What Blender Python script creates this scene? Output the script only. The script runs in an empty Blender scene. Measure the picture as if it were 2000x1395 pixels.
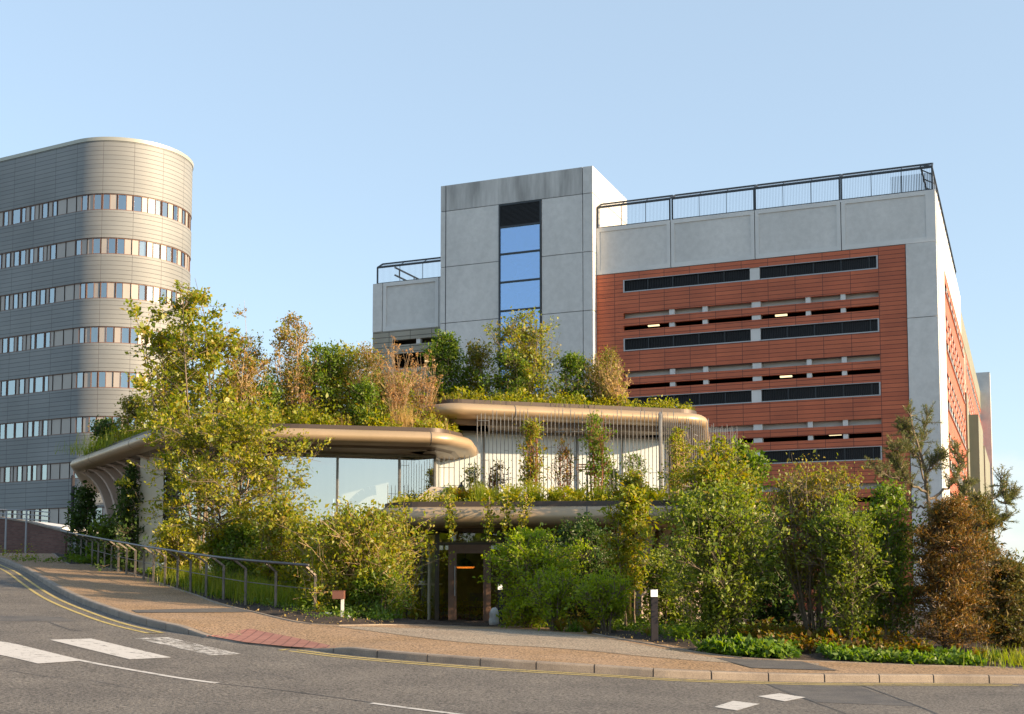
import bpy, bmesh, math, random
import numpy as np
from mathutils import Vector, Matrix
random.seed(7)
R = math.radians
scene = bpy.context.scene
COL = scene.collection

# ------------------------------------------------------------------ camera, sky, sun, exposure
FPX = 2450.0; PYC = 976.0; TILT = math.atan(.075)
cam_d = bpy.data.cameras.new('camera'); cam = bpy.data.objects.new('camera', cam_d); COL.objects.link(cam)
cam_d.sensor_width = 36; cam_d.lens = FPX/2000*36; cam_d.shift_y = (PYC-697.5)/2000
cam_d.clip_start = .1; cam_d.clip_end = 20000
cam.location = (0, 0, 0); cam.rotation_euler = (math.pi/2+TILT, 0, 0)
scene.camera = cam

SUN_EL = R(15.5); SUN_AZ = math.atan2(.93, -.365)          # azimuth measured from +Y towards +X
sd = Vector((math.sin(SUN_AZ)*math.cos(SUN_EL), math.cos(SUN_AZ)*math.cos(SUN_EL), math.sin(SUN_EL)))
sun_d = bpy.data.lights.new('sun', 'SUN'); sun_d.energy = 3.7; sun_d.angle = R(.6); sun_d.color = (1, .74, .46)
sun = bpy.data.objects.new('sun', sun_d); COL.objects.link(sun)
sun.rotation_euler = sd.to_track_quat('Z', 'Y').to_euler()

world = bpy.data.worlds.new('World'); scene.world = world; world.use_nodes = True
wt = world.node_tree; wt.nodes.clear()
wo = wt.nodes.new('ShaderNodeOutputWorld'); wb = wt.nodes.new('ShaderNodeBackground')
sky = wt.nodes.new('ShaderNodeTexSky'); sky.sky_type = 'NISHITA'; sky.sun_disc = False
sky.sun_elevation = SUN_EL; sky.sun_rotation = SUN_AZ
sky.air_density = 1.0; sky.dust_density = .7; sky.ozone_density = 1.5; sky.altitude = 50
# thin bright cloud low over the horizon
tc = wt.nodes.new('ShaderNodeTexCoord'); mp = wt.nodes.new('ShaderNodeMapping'); mp.inputs['Scale'].default_value = (5, 5, 13)
nz = wt.nodes.new('ShaderNodeTexNoise'); nz.inputs['Scale'].default_value = 1.3; nz.inputs['Detail'].default_value = 7; nz.inputs['Roughness'].default_value = .55
cr = wt.nodes.new('ShaderNodeValToRGB'); cr.color_ramp.elements[0].position = .52; cr.color_ramp.elements[1].position = .68
sx = wt.nodes.new('ShaderNodeSeparateXYZ')
mr = wt.nodes.new('ShaderNodeMapRange'); mr.inputs['From Min'].default_value = .17; mr.inputs['From Max'].default_value = .05; mr.inputs['To Min'].default_value = 0; mr.inputs['To Max'].default_value = .8
mu = wt.nodes.new('ShaderNodeMath'); mu.operation = 'MULTIPLY'
mx = wt.nodes.new('ShaderNodeMix'); mx.data_type = 'RGBA'; mx.inputs['B'].default_value = (2.7, 2.6, 2.6, 1)
L = wt.links.new
L(tc.outputs['Generated'], mp.inputs['Vector']); L(mp.outputs[0], nz.inputs['Vector']); L(nz.outputs['Fac'], cr.inputs[0])
L(tc.outputs['Generated'], sx.inputs[0]); L(sx.outputs['Z'], mr.inputs['Value'])
L(cr.outputs[0], mu.inputs[0]); L(mr.outputs[0], mu.inputs[1]); L(mu.outputs[0], mx.inputs['Factor'])
hz = wt.nodes.new('ShaderNodeMix'); hz.data_type = 'RGBA'; hz.inputs['Factor'].default_value = .66; hz.inputs['B'].default_value = (1.30, 1.62, 1.93, 1)   # thin high veil that evens out the sky
L(sky.outputs[0], hz.inputs['A']); L(hz.outputs['Result'], mx.inputs['A']); L(mx.outputs['Result'], wb.inputs['Color']); L(wb.outputs[0], wo.inputs[0])
wb.inputs['Strength'].default_value = .125
scene.view_settings.view_transform = 'Standard'; scene.view_settings.look = 'None'
scene.view_settings.exposure = 1.69; scene.view_settings.gamma = 1
scene.render.engine = 'CYCLES'
scene.cycles.max_bounces = 7; scene.cycles.transparent_max_bounces = 12; scene.cycles.transmission_bounces = 4

# ------------------------------------------------------------------ photo pixel <-> place helpers
ct, st = math.cos(TILT), math.sin(TILT)
def ray(px, py):
    v = (PYC-py)/FPX; Y = ct-v*st
    return (px-1000)/FPX/Y, (st+v*ct)/Y
def at(px, py, D):
    a, b = ray(px, py); return Vector((a*D, D, b*D))
def atz(px, py, z):
    a, b = ray(px, py); D = z/b; return (a*D, D)
def lerp(x, xs, ys): return float(np.interp(x, xs, ys))
def sm(a, b, x):
    t = min(1, max(0, (x-a)/(b-a))); return t*t*(3-2*t)
S1x = [-60, 0, 15, 20, 26, 35, 57, 64, 400]; S1y = [-2.6, -1.68, -1.34, -1.0, -.55, .08, 1.62, 1.78, 1.9]
S2x = [-60, 0, 15, 20, 25, 31, 60, 400]; S2y = [-2.4, -1.75, -1.42, -1.0, -.88, -.86, -.86, -.9]
_g = np.arange(-100, 420, .5)
_k = np.exp(-np.linspace(-2.2, 2.2, 17)**2); _k /= _k.sum()
def _smooth(xs, ys):
    v = np.interp(_g, xs, ys); return np.convolve(np.pad(v, 8, mode='edge'), _k, 'valid')
_h1, _h2 = _smooth(S1x, S1y), _smooth(S2x, S2y)
def h(x, y):
    s = -.49*x+.87*y; t = .87*x+.49*y
    w = sm(9.5, 14, t)
    return float(np.interp(s, _g, _h1))*(1-w)+float(np.interp(s, _g, _h2))*w
def drop(px, py, off=0):
    a, b = ray(px, py); D0 = 5.; 
    f0 = b*D0-h(a*D0, D0)-off; D = D0
    while D < 120:
        D += .4; f = b*D-h(a*D, D)-off
        if f < 0:
            lo, hi = D-.4, D
            for _ in range(14):
                m = (lo+hi)/2
                if b*m-h(a*m, m)-off < 0: hi = m
                else: lo = m
            return Vector((a*lo, lo, b*lo))
    return Vector((a*120, 120, h(a*120, 120)))

# ------------------------------------------------------------------ mesh and object helpers
def tagk(o, kind): o['kind'] = kind; return o
def thing(name, label, cat, loc=(0, 0, 0), rotz=0, group=None):
    o = bpy.data.objects.new(name, None); COL.objects.link(o); o.empty_display_size = .2
    o.location = loc; o.rotation_euler = (0, 0, rotz); o['label'] = label; o['category'] = cat
    if group: o['group'] = group
    return o
def inv(root):
    if root is None: return None
    M = Matrix.Translation(root.location) @ root.rotation_euler.to_matrix().to_4x4()
    return (inv2(root.parent) @ M).inverted() if root.parent else M.inverted()
def inv2(o):
    M = Matrix.Translation(o.location) @ o.rotation_euler.to_matrix().to_4x4()
    return inv2(o.parent) @ M if o.parent else M
def link(name, me, m, parent=None, world=True, smooth=False):
    if parent is not None and world: me.transform(inv2(parent).inverted())
    for x in (m if isinstance(m, (list, tuple)) else [m]): me.materials.append(x)
    if smooth: me.polygons.foreach_set('use_smooth', [True]*len(me.polygons))
    o = bpy.data.objects.new(name, me); COL.objects.link(o); o.parent = parent
    return o
def npmesh(name, v, f):
    me = bpy.data.meshes.new(name); v = np.asarray(v, np.float32); f = np.asarray(f, np.int32); k = f.shape[1]
    me.vertices.add(len(v)); me.vertices.foreach_set('co', v.ravel())
    me.loops.add(f.size); me.loops.foreach_set('vertex_index', f.ravel())
    me.polygons.add(len(f)); me.polygons.foreach_set('loop_start', np.arange(0, f.size, k, dtype=np.int32))
    me.update(calc_edges=True); return me
class MB:
    """collects boxes, bars, tubes and sheets into one mesh"""
    def __init__(s): s.v = []; s.f = []; s.uv = None
    def box(s, x0, x1, y0, y1, z0, z1):
        i = len(s.v)
        s.v += [(x0,y0,z0),(x1,y0,z0),(x1,y1,z0),(x0,y1,z0),(x0,y0,z1),(x1,y0,z1),(x1,y1,z1),(x0,y1,z1)]
        s.f += [(i,i+3,i+2,i+1),(i+4,i+5,i+6,i+7),(i,i+1,i+5,i+4),(i+1,i+2,i+6,i+5),(i+2,i+3,i+7,i+6),(i+3,i,i+4,i+7)]
        return s
    def bar(s, a, b, w, d=None):
        d = d or w; a, b = Vector(a), Vector(b); t = (b-a).normalized()
        up = Vector((0,0,1)) if abs(t.z) < .95 else Vector((0,1,0))
        n = t.cross(up).normalized(); m = n.cross(t).normalized(); i = len(s.v)
        for p in (a, b):
            for q, r in ((-1,-1),(1,-1),(1,1),(-1,1)): s.v.append(tuple(p+n*q*w/2+m*r*d/2))
        s.f += [(i,i+3,i+2,i+1),(i+4,i+5,i+6,i+7)]+[(i+k,i+(k+1)%4,i+4+(k+1)%4,i+4+k) for k in range(4)]
        return s
    def tube(s, pts, r, n=8, cap=True):
        pts = [Vector(p) for p in pts]; rr = r if isinstance(r, (list, tuple)) else [r]*len(pts); i0 = len(s.v)
        up = Vector((0,0,1))
        for k, p in enumerate(pts):
            t = (pts[min(k+1, len(pts)-1)]-pts[max(k-1, 0)]).normalized()
            u = up if abs(t.z) < .93 else Vector((0,1,0))
            a = t.cross(u).normalized(); b = a.cross(t).normalized()
            for q in range(n):
                w = 2*math.pi*q/n; s.v.append(tuple(p+a*math.cos(w)*rr[k]+b*math.sin(w)*rr[k]))
        for k in range(len(pts)-1):
            for q in range(n): s.f.append((i0+k*n+q, i0+k*n+(q+1)%n, i0+(k+1)*n+(q+1)%n, i0+(k+1)*n+q))
        if cap:
            s.f.append(tuple(i0+q for q in range(n))[::-1]); e = i0+(len(pts)-1)*n; s.f.append(tuple(e+q for q in range(n)))
        return s
    def grid(s, rows, close=False):
        i0 = len(s.v); m = len(rows[0])
        for r in rows: s.v += [tuple(p) for p in r]
        for a in range(len(rows)-1):
            for b in range(m-1+(1 if close else 0)):
                c = (b+1) % m; s.f.append((i0+a*m+b, i0+a*m+c, i0+(a+1)*m+c, i0+(a+1)*m+b))
        return s
    def poly(s, pts):
        i = len(s.v); s.v += [tuple(p) for p in pts]; s.f.append(tuple(range(i, i+len(pts)))); return s
    def build(s, name, m, parent=None, world=True, smooth=False, sharp=None):
        me = bpy.data.meshes.new(name); me.from_pydata(s.v, [], s.f); me.update()
        o = link(name, me, m, parent, world, smooth)
        if smooth and sharp: me.set_sharp_from_angle(angle=R(sharp))
        return o
def prism(mb, poly2, z0, z1):
    i = len(mb.v); n = len(poly2)
    mb.v += [(x,y,z0) for x,y in poly2]+[(x,y,z1) for x,y in poly2]
    mb.f += [tuple(range(i, i+n))[::-1], tuple(range(i+n, i+2*n))]+[(i+k,i+(k+1)%n,i+n+(k+1)%n,i+n+k) for k in range(n)]
    return mb
def resample(pts, step=None, n=None):
    P = np.array([tuple(p) for p in pts], float); d = np.r_[0, np.cumsum(np.linalg.norm(np.diff(P, axis=0), axis=1))]
    if n is None: n = max(2, int(round(d[-1]/step))+1)
    u = np.linspace(0, d[-1], n); return np.stack([np.interp(u, d, P[:, k]) for k in range(P.shape[1])], 1)
def catmull(pts, k=6):
    P = [Vector(p) for p in pts]; out = []
    for i in range(len(P)-1):
        a, b, c, d = P[max(i-1,0)], P[i], P[i+1], P[min(i+2,len(P)-1)]
        for j in range(k):
            t = j/k; out.append(.5*((2*b)+(c-a)*t+(2*a-5*b+4*c-d)*t*t+(3*b-a-3*c+d)*t**3))
    out.append(P[-1]); return out

# ------------------------------------------------------------------ materials
def nt(name):
    m = bpy.data.materials.new(name); m.use_nodes = True; t = m.node_tree
    return m, t, t.nodes['Principled BSDF'], t.nodes['Material Output']
def node(t, typ, **kw):
    n = t.nodes.new(typ)
    for k, v in kw.items():
        if k in n.inputs: n.inputs[k].default_value = v
        else: setattr(n, k, v)
    return n
def c4(c): return (c[0], c[1], c[2], 1)
def mat(name, c1, c2=None, scale=4, rough=.6, metal=0, bump=0, bscale=None, lo=.35, hi=.65, stretch=(1,1,1), speck=None, spscale=60, coat=0, spec=None):
    m, t, p, o = nt(name); p.inputs['Roughness'].default_value = rough; p.inputs['Metallic'].default_value = metal
    if spec is not None: p.inputs['Specular IOR Level'].default_value = spec
    if coat: p.inputs['Coat Weight'].default_value = coat
    p.inputs['Base Color'].default_value = c4(c1)
    tc = node(t, 'ShaderNodeTexCoord'); mp = node(t, 'ShaderNodeMapping'); mp.inputs['Scale'].default_value = stretch
    t.links.new(tc.outputs['Object'], mp.inputs[0]); src = None
    if c2:
        n = node(t, 'ShaderNodeTexNoise', Scale=scale, Detail=6., Roughness=.6); t.links.new(mp.outputs[0], n.inputs['Vector'])
        r = node(t, 'ShaderNodeValToRGB'); r.color_ramp.elements[0].position = lo; r.color_ramp.elements[1].position = hi
        r.color_ramp.elements[0].color = c4(c1); r.color_ramp.elements[1].color = c4(c2)
        t.links.new(n.outputs['Fac'], r.inputs[0]); src = r.outputs[0]
    if speck:
        n = node(t, 'ShaderNodeTexNoise', Scale=spscale, Detail=3., Roughness=.7); t.links.new(tc.outputs['Object'], n.inputs['Vector'])
        r = node(t, 'ShaderNodeValToRGB'); r.color_ramp.elements[0].position = .36; r.color_ramp.elements[1].position = .64
        r.color_ramp.elements[0].color = (speck[0],)*3+(1,); r.color_ramp.elements[1].color = (speck[1],)*3+(1,)
        t.links.new(n.outputs['Fac'], r.inputs[0])
        x = node(t, 'ShaderNodeMix', data_type='RGBA', blend_type='MULTIPLY'); x.inputs['Factor'].default_value = 1
        if src: t.links.new(src, x.inputs['A'])
        else: x.inputs['A'].default_value = c4(c1)
        t.links.new(r.outputs[0], x.inputs['B']); src = x.outputs['Result']
    if src: t.links.new(src, p.inputs['Base Color'])
    if bump:
        n = node(t, 'ShaderNodeTexNoise', Scale=bscale or scale*5, Detail=5.); t.links.new(mp.outputs[0], n.inputs['Vector'])
        b = node(t, 'ShaderNodeBump', Strength=bump, Distance=.02); t.links.new(n.outputs['Fac'], b.inputs['Height']); t.links.new(b.outputs[0], p.inputs['Normal'])
    return m
def tiles(name, c1, c2, mortar, w, hgt, gap, axis='x', rough=.6, metal=0, use_uv=False, offset=0., wear=None, bump=.5):
    """clay or metal panels: joints laid out in the wall's own coordinates"""
    m, t, p, o = nt(name); p.inputs['Roughness'].default_value = rough; p.inputs['Metallic'].default_value = metal
    tc = node(t, 'ShaderNodeTexCoord')
    b = node(t, 'ShaderNodeTexBrick', Scale=1.); b.offset = offset; b.squash = 1
    b.inputs['Brick Width'].default_value = w; b.inputs['Row Height'].default_value = hgt; b.inputs['Mortar Size'].default_value = gap
    b.inputs['Mortar Smooth'].default_value = .1; b.inputs['Color1'].default_value = c4(c1); b.inputs['Color2'].default_value = c4(c2); b.inputs['Mortar'].default_value = c4(mortar)
    if use_uv: t.links.new(tc.outputs['UV'], b.inputs['Vector'])
    else:
        s = node(t, 'ShaderNodeSeparateXYZ'); c = node(t, 'ShaderNodeCombineXYZ'); t.links.new(tc.outputs['Object'], s.inputs[0])
        a = {'x': ('X', 'Z'), 'y': ('Y', 'Z'), 'f': ('X', 'Y')}[axis]
        t.links.new(s.outputs[a[0]], c.inputs[0]); t.links.new(s.outputs[a[1]], c.inputs[1]); t.links.new(c.outputs[0], b.inputs['Vector'])
    src = b.outputs['Color']
    n = node(t, 'ShaderNodeTexNoise', Scale=wear or .6, Detail=6.); t.links.new(tc.outputs['Object'], n.inputs['Vector'])
    r = node(t, 'ShaderNodeValToRGB'); r.color_ramp.elements[0].color = (.86,.86,.86,1); r.color_ramp.elements[1].color = (1.08,1.08,1.08,1)
    r.color_ramp.elements[0].position = .35; r.color_ramp.elements[1].position = .65
    t.links.new(n.outputs['Fac'], r.inputs[0])
    x = node(t, 'ShaderNodeMix', data_type='RGBA', blend_type='MULTIPLY'); x.inputs['Factor'].default_value = 1
    t.links.new(src, x.inputs['A']); t.links.new(r.outputs[0], x.inputs['B']); t.links.new(x.outputs['Result'], p.inputs['Base Color'])
    bp = node(t, 'ShaderNodeBump', Strength=bump, Distance=.02, invert=True); t.links.new(b.outputs['Fac'], bp.inputs['Height']); t.links.new(bp.outputs[0], p.inputs['Normal'])
    return m
def leafmat(name, cols, trans=.45, glo=.025):
    m, t, p, o = nt(name); t.nodes.remove(p)
    g = node(t, 'ShaderNodeNewGeometry'); r = node(t, 'ShaderNodeValToRGB'); e = r.color_ramp.elements
    e[0].color = c4(cols[0]); e[1].color = c4(cols[-1])
    for i, c in enumerate(cols[1:-1]): q = e.new((i+1)/(len(cols)-1)); q.color = c4(c)
    t.links.new(g.outputs['Random Per Island'], r.inputs[0])
    d = node(t, 'ShaderNodeBsdfDiffuse'); tr = node(t, 'ShaderNodeBsdfTranslucent'); gl = node(t, 'ShaderNodeBsdfGlossy', Roughness=.45)
    hs = node(t, 'ShaderNodeHueSaturation', Saturation=1.15, Value=1.6); t.links.new(r.outputs[0], hs.inputs['Color'])
    t.links.new(r.outputs[0], d.inputs[0]); t.links.new(hs.outputs[0], tr.inputs[0])
    a = node(t, 'ShaderNodeMixShader', Fac=trans); b = node(t, 'ShaderNodeMixShader', Fac=glo)
    t.links.new(d.outputs[0], a.inputs[1]); t.links.new(tr.outputs[0], a.inputs[2]); t.links.new(a.outputs[0], b.inputs[1]); t.links.new(gl.outputs[0], b.inputs[2])
    t.links.new(b.outputs[0], o.inputs[0]); return m
def glassmat(name, tint=(.8,.88,.9), refl=.6, rough=.01, body=(.75,.8,.8)):
    """coated facade glass: a mirror share over a tinted see-through share"""
    m, t, p, o = nt(name); t.nodes.remove(p)
    gl = node(t, 'ShaderNodeBsdfGlossy', Roughness=rough); gl.inputs[0].default_value = c4(tint)
    tr = node(t, 'ShaderNodeBsdfTransparent'); tr.inputs[0].default_value = c4(body)
    fr = node(t, 'ShaderNodeFresnel', IOR=1.5); mr = node(t, 'ShaderNodeMapRange'); mr.inputs['To Min'].default_value = refl; mr.inputs['To Max'].default_value = 1
    t.links.new(fr.outputs[0], mr.inputs[0]); x = node(t, 'ShaderNodeMixShader')
    tc = node(t, 'ShaderNodeTexCoord'); n = node(t, 'ShaderNodeTexNoise', Scale=.5, Detail=1.); t.links.new(tc.outputs['Object'], n.inputs['Vector'])
    b = node(t, 'ShaderNodeBump', Strength=.05, Distance=.05); t.links.new(n.outputs['Fac'], b.inputs['Height']); t.links.new(b.outputs[0], gl.inputs['Normal'])
    t.links.new(mr.outputs[0], x.inputs[0]); t.links.new(tr.outputs[0], x.inputs[1]); t.links.new(gl.outputs[0], x.inputs[2]); t.links.new(x.outputs[0], o.inputs[0])
    return m
def emis(name, c, s):
    m, t, p, o = nt(name); p.inputs['Base Color'].default_value = c4(c); p.inputs['Emission Color'].default_value = c4(c); p.inputs['Emission Strength'].default_value = s
    return m

ASPH = mat('asphalt', (.098,.088,.078), (.155,.139,.12), scale=.8, rough=.85, bump=.8, bscale=70, speck=(.25,1.8), spscale=27, lo=.3, hi=.7)
ASPH2 = mat('asphalt_patch', (.075,.072,.073), (.115,.108,.10), scale=2.5, rough=.85, bump=.4, bscale=110, speck=(.65,1.3), spscale=45)
PAVE = mat('buff_aggregate', (.26,.165,.085), (.30,.20,.12), scale=.9, rough=.9, bump=.6, bscale=70, speck=(.3,1.75), spscale=26)
PAVE2 = mat('grey_aggregate', (.24,.19,.14), (.29,.24,.18), scale=.9, rough=.9, bump=.6, bscale=70, speck=(.35,1.7), spscale=27)
SOIL = mat('bark_mulch', (.018,.012,.009), (.05,.032,.022), scale=6, rough=1, bump=1, bscale=40, speck=(.4,1.7), spscale=18)
GRND = mat('ground_grass', (.06,.07,.03), (.09,.09,.045), scale=.1, rough=1)
KERB = mat('kerb_concrete', (.205,.17,.14), (.28,.235,.19), scale=2.2, rough=.85, bump=.25, bscale=50, speck=(.8,1.2), spscale=70)
TACT = tiles('tactile_blocks', (.30,.13,.10), (.36,.17,.13), (.15,.06,.05), .2, .14, .014, axis='f', rough=.85)
WHITE = mat('white_road_paint', (.62,.60,.57), (.72,.70,.67), scale=6, rough=.7, bump=.2, bscale=80, speck=(.8,1.1), spscale=22)
def worn(name, c, thr):
    m, t, p, o = nt(name); p.inputs['Base Color'].default_value = c4(c); p.inputs['Roughness'].default_value = .75
    tc = node(t, 'ShaderNodeTexCoord'); mp = node(t, 'ShaderNodeMapping'); mp.inputs['Scale'].default_value = (1, 2.5, 1)
    n = node(t, 'ShaderNodeTexNoise', Scale=5.5, Detail=9., Roughness=.75); t.links.new(tc.outputs['Object'], mp.inputs[0]); t.links.new(mp.outputs[0], n.inputs['Vector'])
    r = node(t, 'ShaderNodeValToRGB'); r.color_ramp.elements[0].position = thr; r.color_ramp.elements[1].position = thr+.03
    t.links.new(n.outputs['Fac'], r.inputs[0]); tr = node(t, 'ShaderNodeBsdfTransparent'); x = node(t, 'ShaderNodeMixShader')
    t.links.new(r.outputs[0], x.inputs[0]); t.links.new(tr.outputs[0], x.inputs[1]); t.links.new(p.outputs[0], x.inputs[2]); t.links.new(x.outputs[0], o.inputs[0]); return m
WORN = worn('worn_white_paint', (.52,.50,.47), .485)
WHITE_E = worn('scuffed_white_paint', (.52,.50,.47), .395)
YELL = worn('scuffed_yellow_paint', (.46,.36,.12), .41)
CONC = mat('concrete', (.53,.53,.52), (.65,.645,.63), scale=.35, rough=.8, stretch=(1,1,.45), lo=.3, hi=.7, bump=.12, bscale=6, speck=(.94,1.05), spscale=3)
CONCS = mat('stained_concrete', (.30,.30,.295), (.56,.56,.55), scale=1.1, rough=.85, stretch=(1,1,.16), lo=.36, hi=.6, bump=.15, bscale=6)
CONCF = mat('concrete_rib', (.57,.575,.57), (.65,.65,.64), scale=.7, rough=.75)
JOINT = mat('dark_joint', (.07,.07,.075), rough=.9)
TERR = tiles('terracotta_panels', (.42,.098,.040), (.51,.128,.052), (.10,.025,.015), 1.365, .214, .014, axis='x', rough=.55)
TERRY = tiles('terracotta_panels_side', (.42,.098,.040), (.51,.128,.052), (.10,.025,.015), 1.365, .214, .014, axis='y', rough=.55)
BEIGE = tiles('beige_panels', (.30,.28,.225), (.33,.305,.25), (.09,.08,.06), 1.365, .3, .02, axis='x', rough=.6)
GREENS = mat('mesh_screen', (.20,.20,.15), (.25,.25,.19), scale=.6, rough=.6, metal=.3, stretch=(1,1,.3))
STEEL = mat('dark_grey_steel', (.05,.055,.06), rough=.45, metal=.6)
GALV = mat('galvanised_steel', (.35,.37,.39), (.45,.46,.47), scale=8, rough=.4, metal=.8)
ALU = mat('pale_aluminium', (.34,.35,.36), rough=.4, metal=.5)
COPE = mat('coping_metal', (.40,.41,.38), rough=.45, metal=.3)
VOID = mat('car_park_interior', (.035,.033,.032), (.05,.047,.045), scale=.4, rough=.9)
LOUV = mat('louvre_blades', (.022,.023,.026), rough=.5, metal=.4)
CLAD = tiles('silver_cladding', (.205,.22,.23), (.225,.238,.245), (.085,.09,.10), 2.6, .385, .018, rough=.62, metal=.06, use_uv=True, wear=.15, bump=.8)
INFL = mat('infill_panel', (.36,.33,.31), (.40,.37,.345), scale=.4, rough=.5, metal=.2)
FRAME = mat('brown_window_frame', (.17,.10,.08), rough=.5)
HG1 = glassmat('hospital_glass', refl=.42, body=(.5,.56,.6)); HG2 = mat('white_curtain', (.55,.58,.58), (.70,.72,.71), scale=9, rough=.35, stretch=(1,1,.05), spec=.9)
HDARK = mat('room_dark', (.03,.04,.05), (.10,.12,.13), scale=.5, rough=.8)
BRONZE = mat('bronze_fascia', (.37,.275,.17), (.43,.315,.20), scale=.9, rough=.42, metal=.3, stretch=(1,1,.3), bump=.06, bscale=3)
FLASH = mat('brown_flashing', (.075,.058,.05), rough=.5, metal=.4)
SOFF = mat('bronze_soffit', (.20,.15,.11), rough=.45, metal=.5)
PLAS = mat('pale_pink_concrete', (.50,.40,.34), (.56,.45,.39), scale=1, rough=.7, bump=.1, bscale=12)
CREAM = mat('cream_panel', (.55,.50,.38), (.60,.55,.43), scale=.8, rough=.6)
PGL = glassmat('pavilion_glass', tint=(.84,.85,.84), refl=.55, body=(.9,.93,.92)); PGD = glassmat('entrance_glass', tint=(.9,.93,.9), refl=.07, body=(.72,.74,.60))
FROST = mat('frosted_glass', (.47,.52,.53), (.55,.585,.585), scale=.6, rough=.16, stretch=(1,1,.2), spec=.9)
BLIND = mat('pale_blind', (.60,.62,.60), (.68,.69,.66), scale=.7, rough=.8, stretch=(3,3,.1))
DOORF = mat('brown_door_frame', (.15,.085,.055), (.19,.11,.07), scale=3, rough=.5)
MULL = mat('bronze_mullion', (.06,.05,.04), rough=.4, metal=.5)
FLOOR = mat('interior_floor', (.12,.10,.08), rough=.5)
WARMINT = mat('warm_light_interior_wall', (.12,.10,.035), (.24,.19,.07), scale=.8, rough=.8)  # yellow wall colour stands in for warm light inside the entrance
ROD = mat('rod_steel', (.20,.19,.18), (.27,.255,.24), scale=5, rough=.4, metal=.5)
BARK = mat('grey_brown_bark', (.13,.10,.07), (.20,.155,.11), scale=9, rough=.95, bump=.5, bscale=30)
BARKD = mat('dark_bark', (.05,.036,.026), (.09,.065,.045), scale=9, rough=.95)
BARKP = mat('pale_bark', (.30,.25,.19), (.40,.34,.26), scale=9, rough=.9)
TANS = mat('dry_tan_stem', (.40,.27,.15), (.50,.36,.22), scale=9, rough=.9)
REDS = mat('red_stem', (.22,.075,.04), (.28,.11,.06), scale=9, rough=.8)
BRICKW = tiles('dark_brick', (.12,.055,.045), (.17,.085,.07), (.10,.09,.08), .225, .075, .008, axis='x', offset=.5, rough=.9)
WRAIL = mat('grey_painted_steel', (.30,.31,.33), rough=.5, metal=.3)
HRAIL = mat('dark_handrail', (.085,.085,.095), (.12,.115,.12), scale=5, rough=.42, metal=.55)
HPOST = mat('weathered_post_steel', (.13,.115,.10), (.20,.17,.14), scale=6, rough=.5, metal=.45)
WPLAS = mat('white_plastic', (.72,.71,.70), rough=.4)
ROCK = mat('pale_rock', (.42,.41,.40), (.62,.61,.60), scale=6, rough=.9, bump=.4, bscale=14)
BROWNB = mat('brown_box_paint', (.16,.07,.05), rough=.5)
BOLL = mat('bollard_black', (.028,.024,.028), rough=.5, metal=.3)
LAMP = emis('bollard_lens', (1,.84,.62), .45)
LAMPO = emis('orange_pendant_glow', (1,.25,.03), 1.0)
TUBE = emis('car_park_tube', (1,.80,.45), .55)

GOLD = leafmat('leaf_golden', [(.20,.24,.02), (.33,.32,.025), (.38,.31,.03), (.10,.15,.016), (.16,.20,.02)], .45)
GREEN = leafmat('leaf_green', [(.07,.14,.018), (.12,.20,.022), (.18,.23,.028), (.10,.17,.02)], .42)
GREEN2 = leafmat('leaf_yellow_green', [(.12,.18,.018), (.21,.25,.022), (.29,.29,.028), (.30,.20,.03)], .45)
GREYG = leafmat('leaf_grey_green', [(.11,.17,.026), (.17,.23,.032), (.25,.28,.036), (.08,.13,.022)], .44)
DARK = leafmat('leaf_dark_green', [(.028,.062,.014), (.05,.095,.02), (.085,.13,.024)], .32)
LIME = leafmat('leaf_lime', [(.19,.29,.018), (.25,.34,.02), (.34,.38,.028)], .5)
BROWNL = leafmat('leaf_olive_brown', [(.17,.16,.028), (.24,.20,.035), (.14,.18,.025), (.28,.19,.04)], .42)
COPPER = leafmat('leaf_copper', [(.30,.14,.045), (.24,.20,.03), (.34,.19,.05), (.16,.19,.025), (.20,.24,.03)], .45)
RUST = leafmat('leaf_rust', [(.19,.095,.022), (.25,.13,.03), (.13,.095,.024), (.10,.095,.024)], .32)
RUSTD = leafmat('leaf_rust_dark', [(.13,.09,.02), (.10,.10,.022), (.08,.10,.022), (.17,.10,.025)], .3)
NEED = leafmat('pine_needles', [(.10,.13,.04), (.15,.17,.05), (.21,.19,.07)], .22)
STRAW = leafmat('leaf_straw', [(.50,.36,.14), (.58,.42,.19), (.40,.30,.09)], .45)
DRYF = leafmat('dry_flower_heads', [(.32,.18,.08), (.38,.22,.10), (.36,.25,.10)], .4)
GRAS = leafmat('grass_blades', [(.14,.21,.02), (.21,.26,.025), (.32,.30,.045)], .45)
FERNR = leafmat('fern_red_green', [(.12,.18,.02), (.20,.10,.025), (.22,.14,.03), (.15,.19,.022)], .45)
COVER = leafmat('ground_cover_leaf', [(.07,.14,.02), (.11,.19,.026), (.17,.23,.03)], .4)
COVERR = leafmat('roof_cover_leaf', [(.20,.26,.02), (.30,.31,.03), (.36,.30,.035), (.14,.19,.02)], .5)

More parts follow.
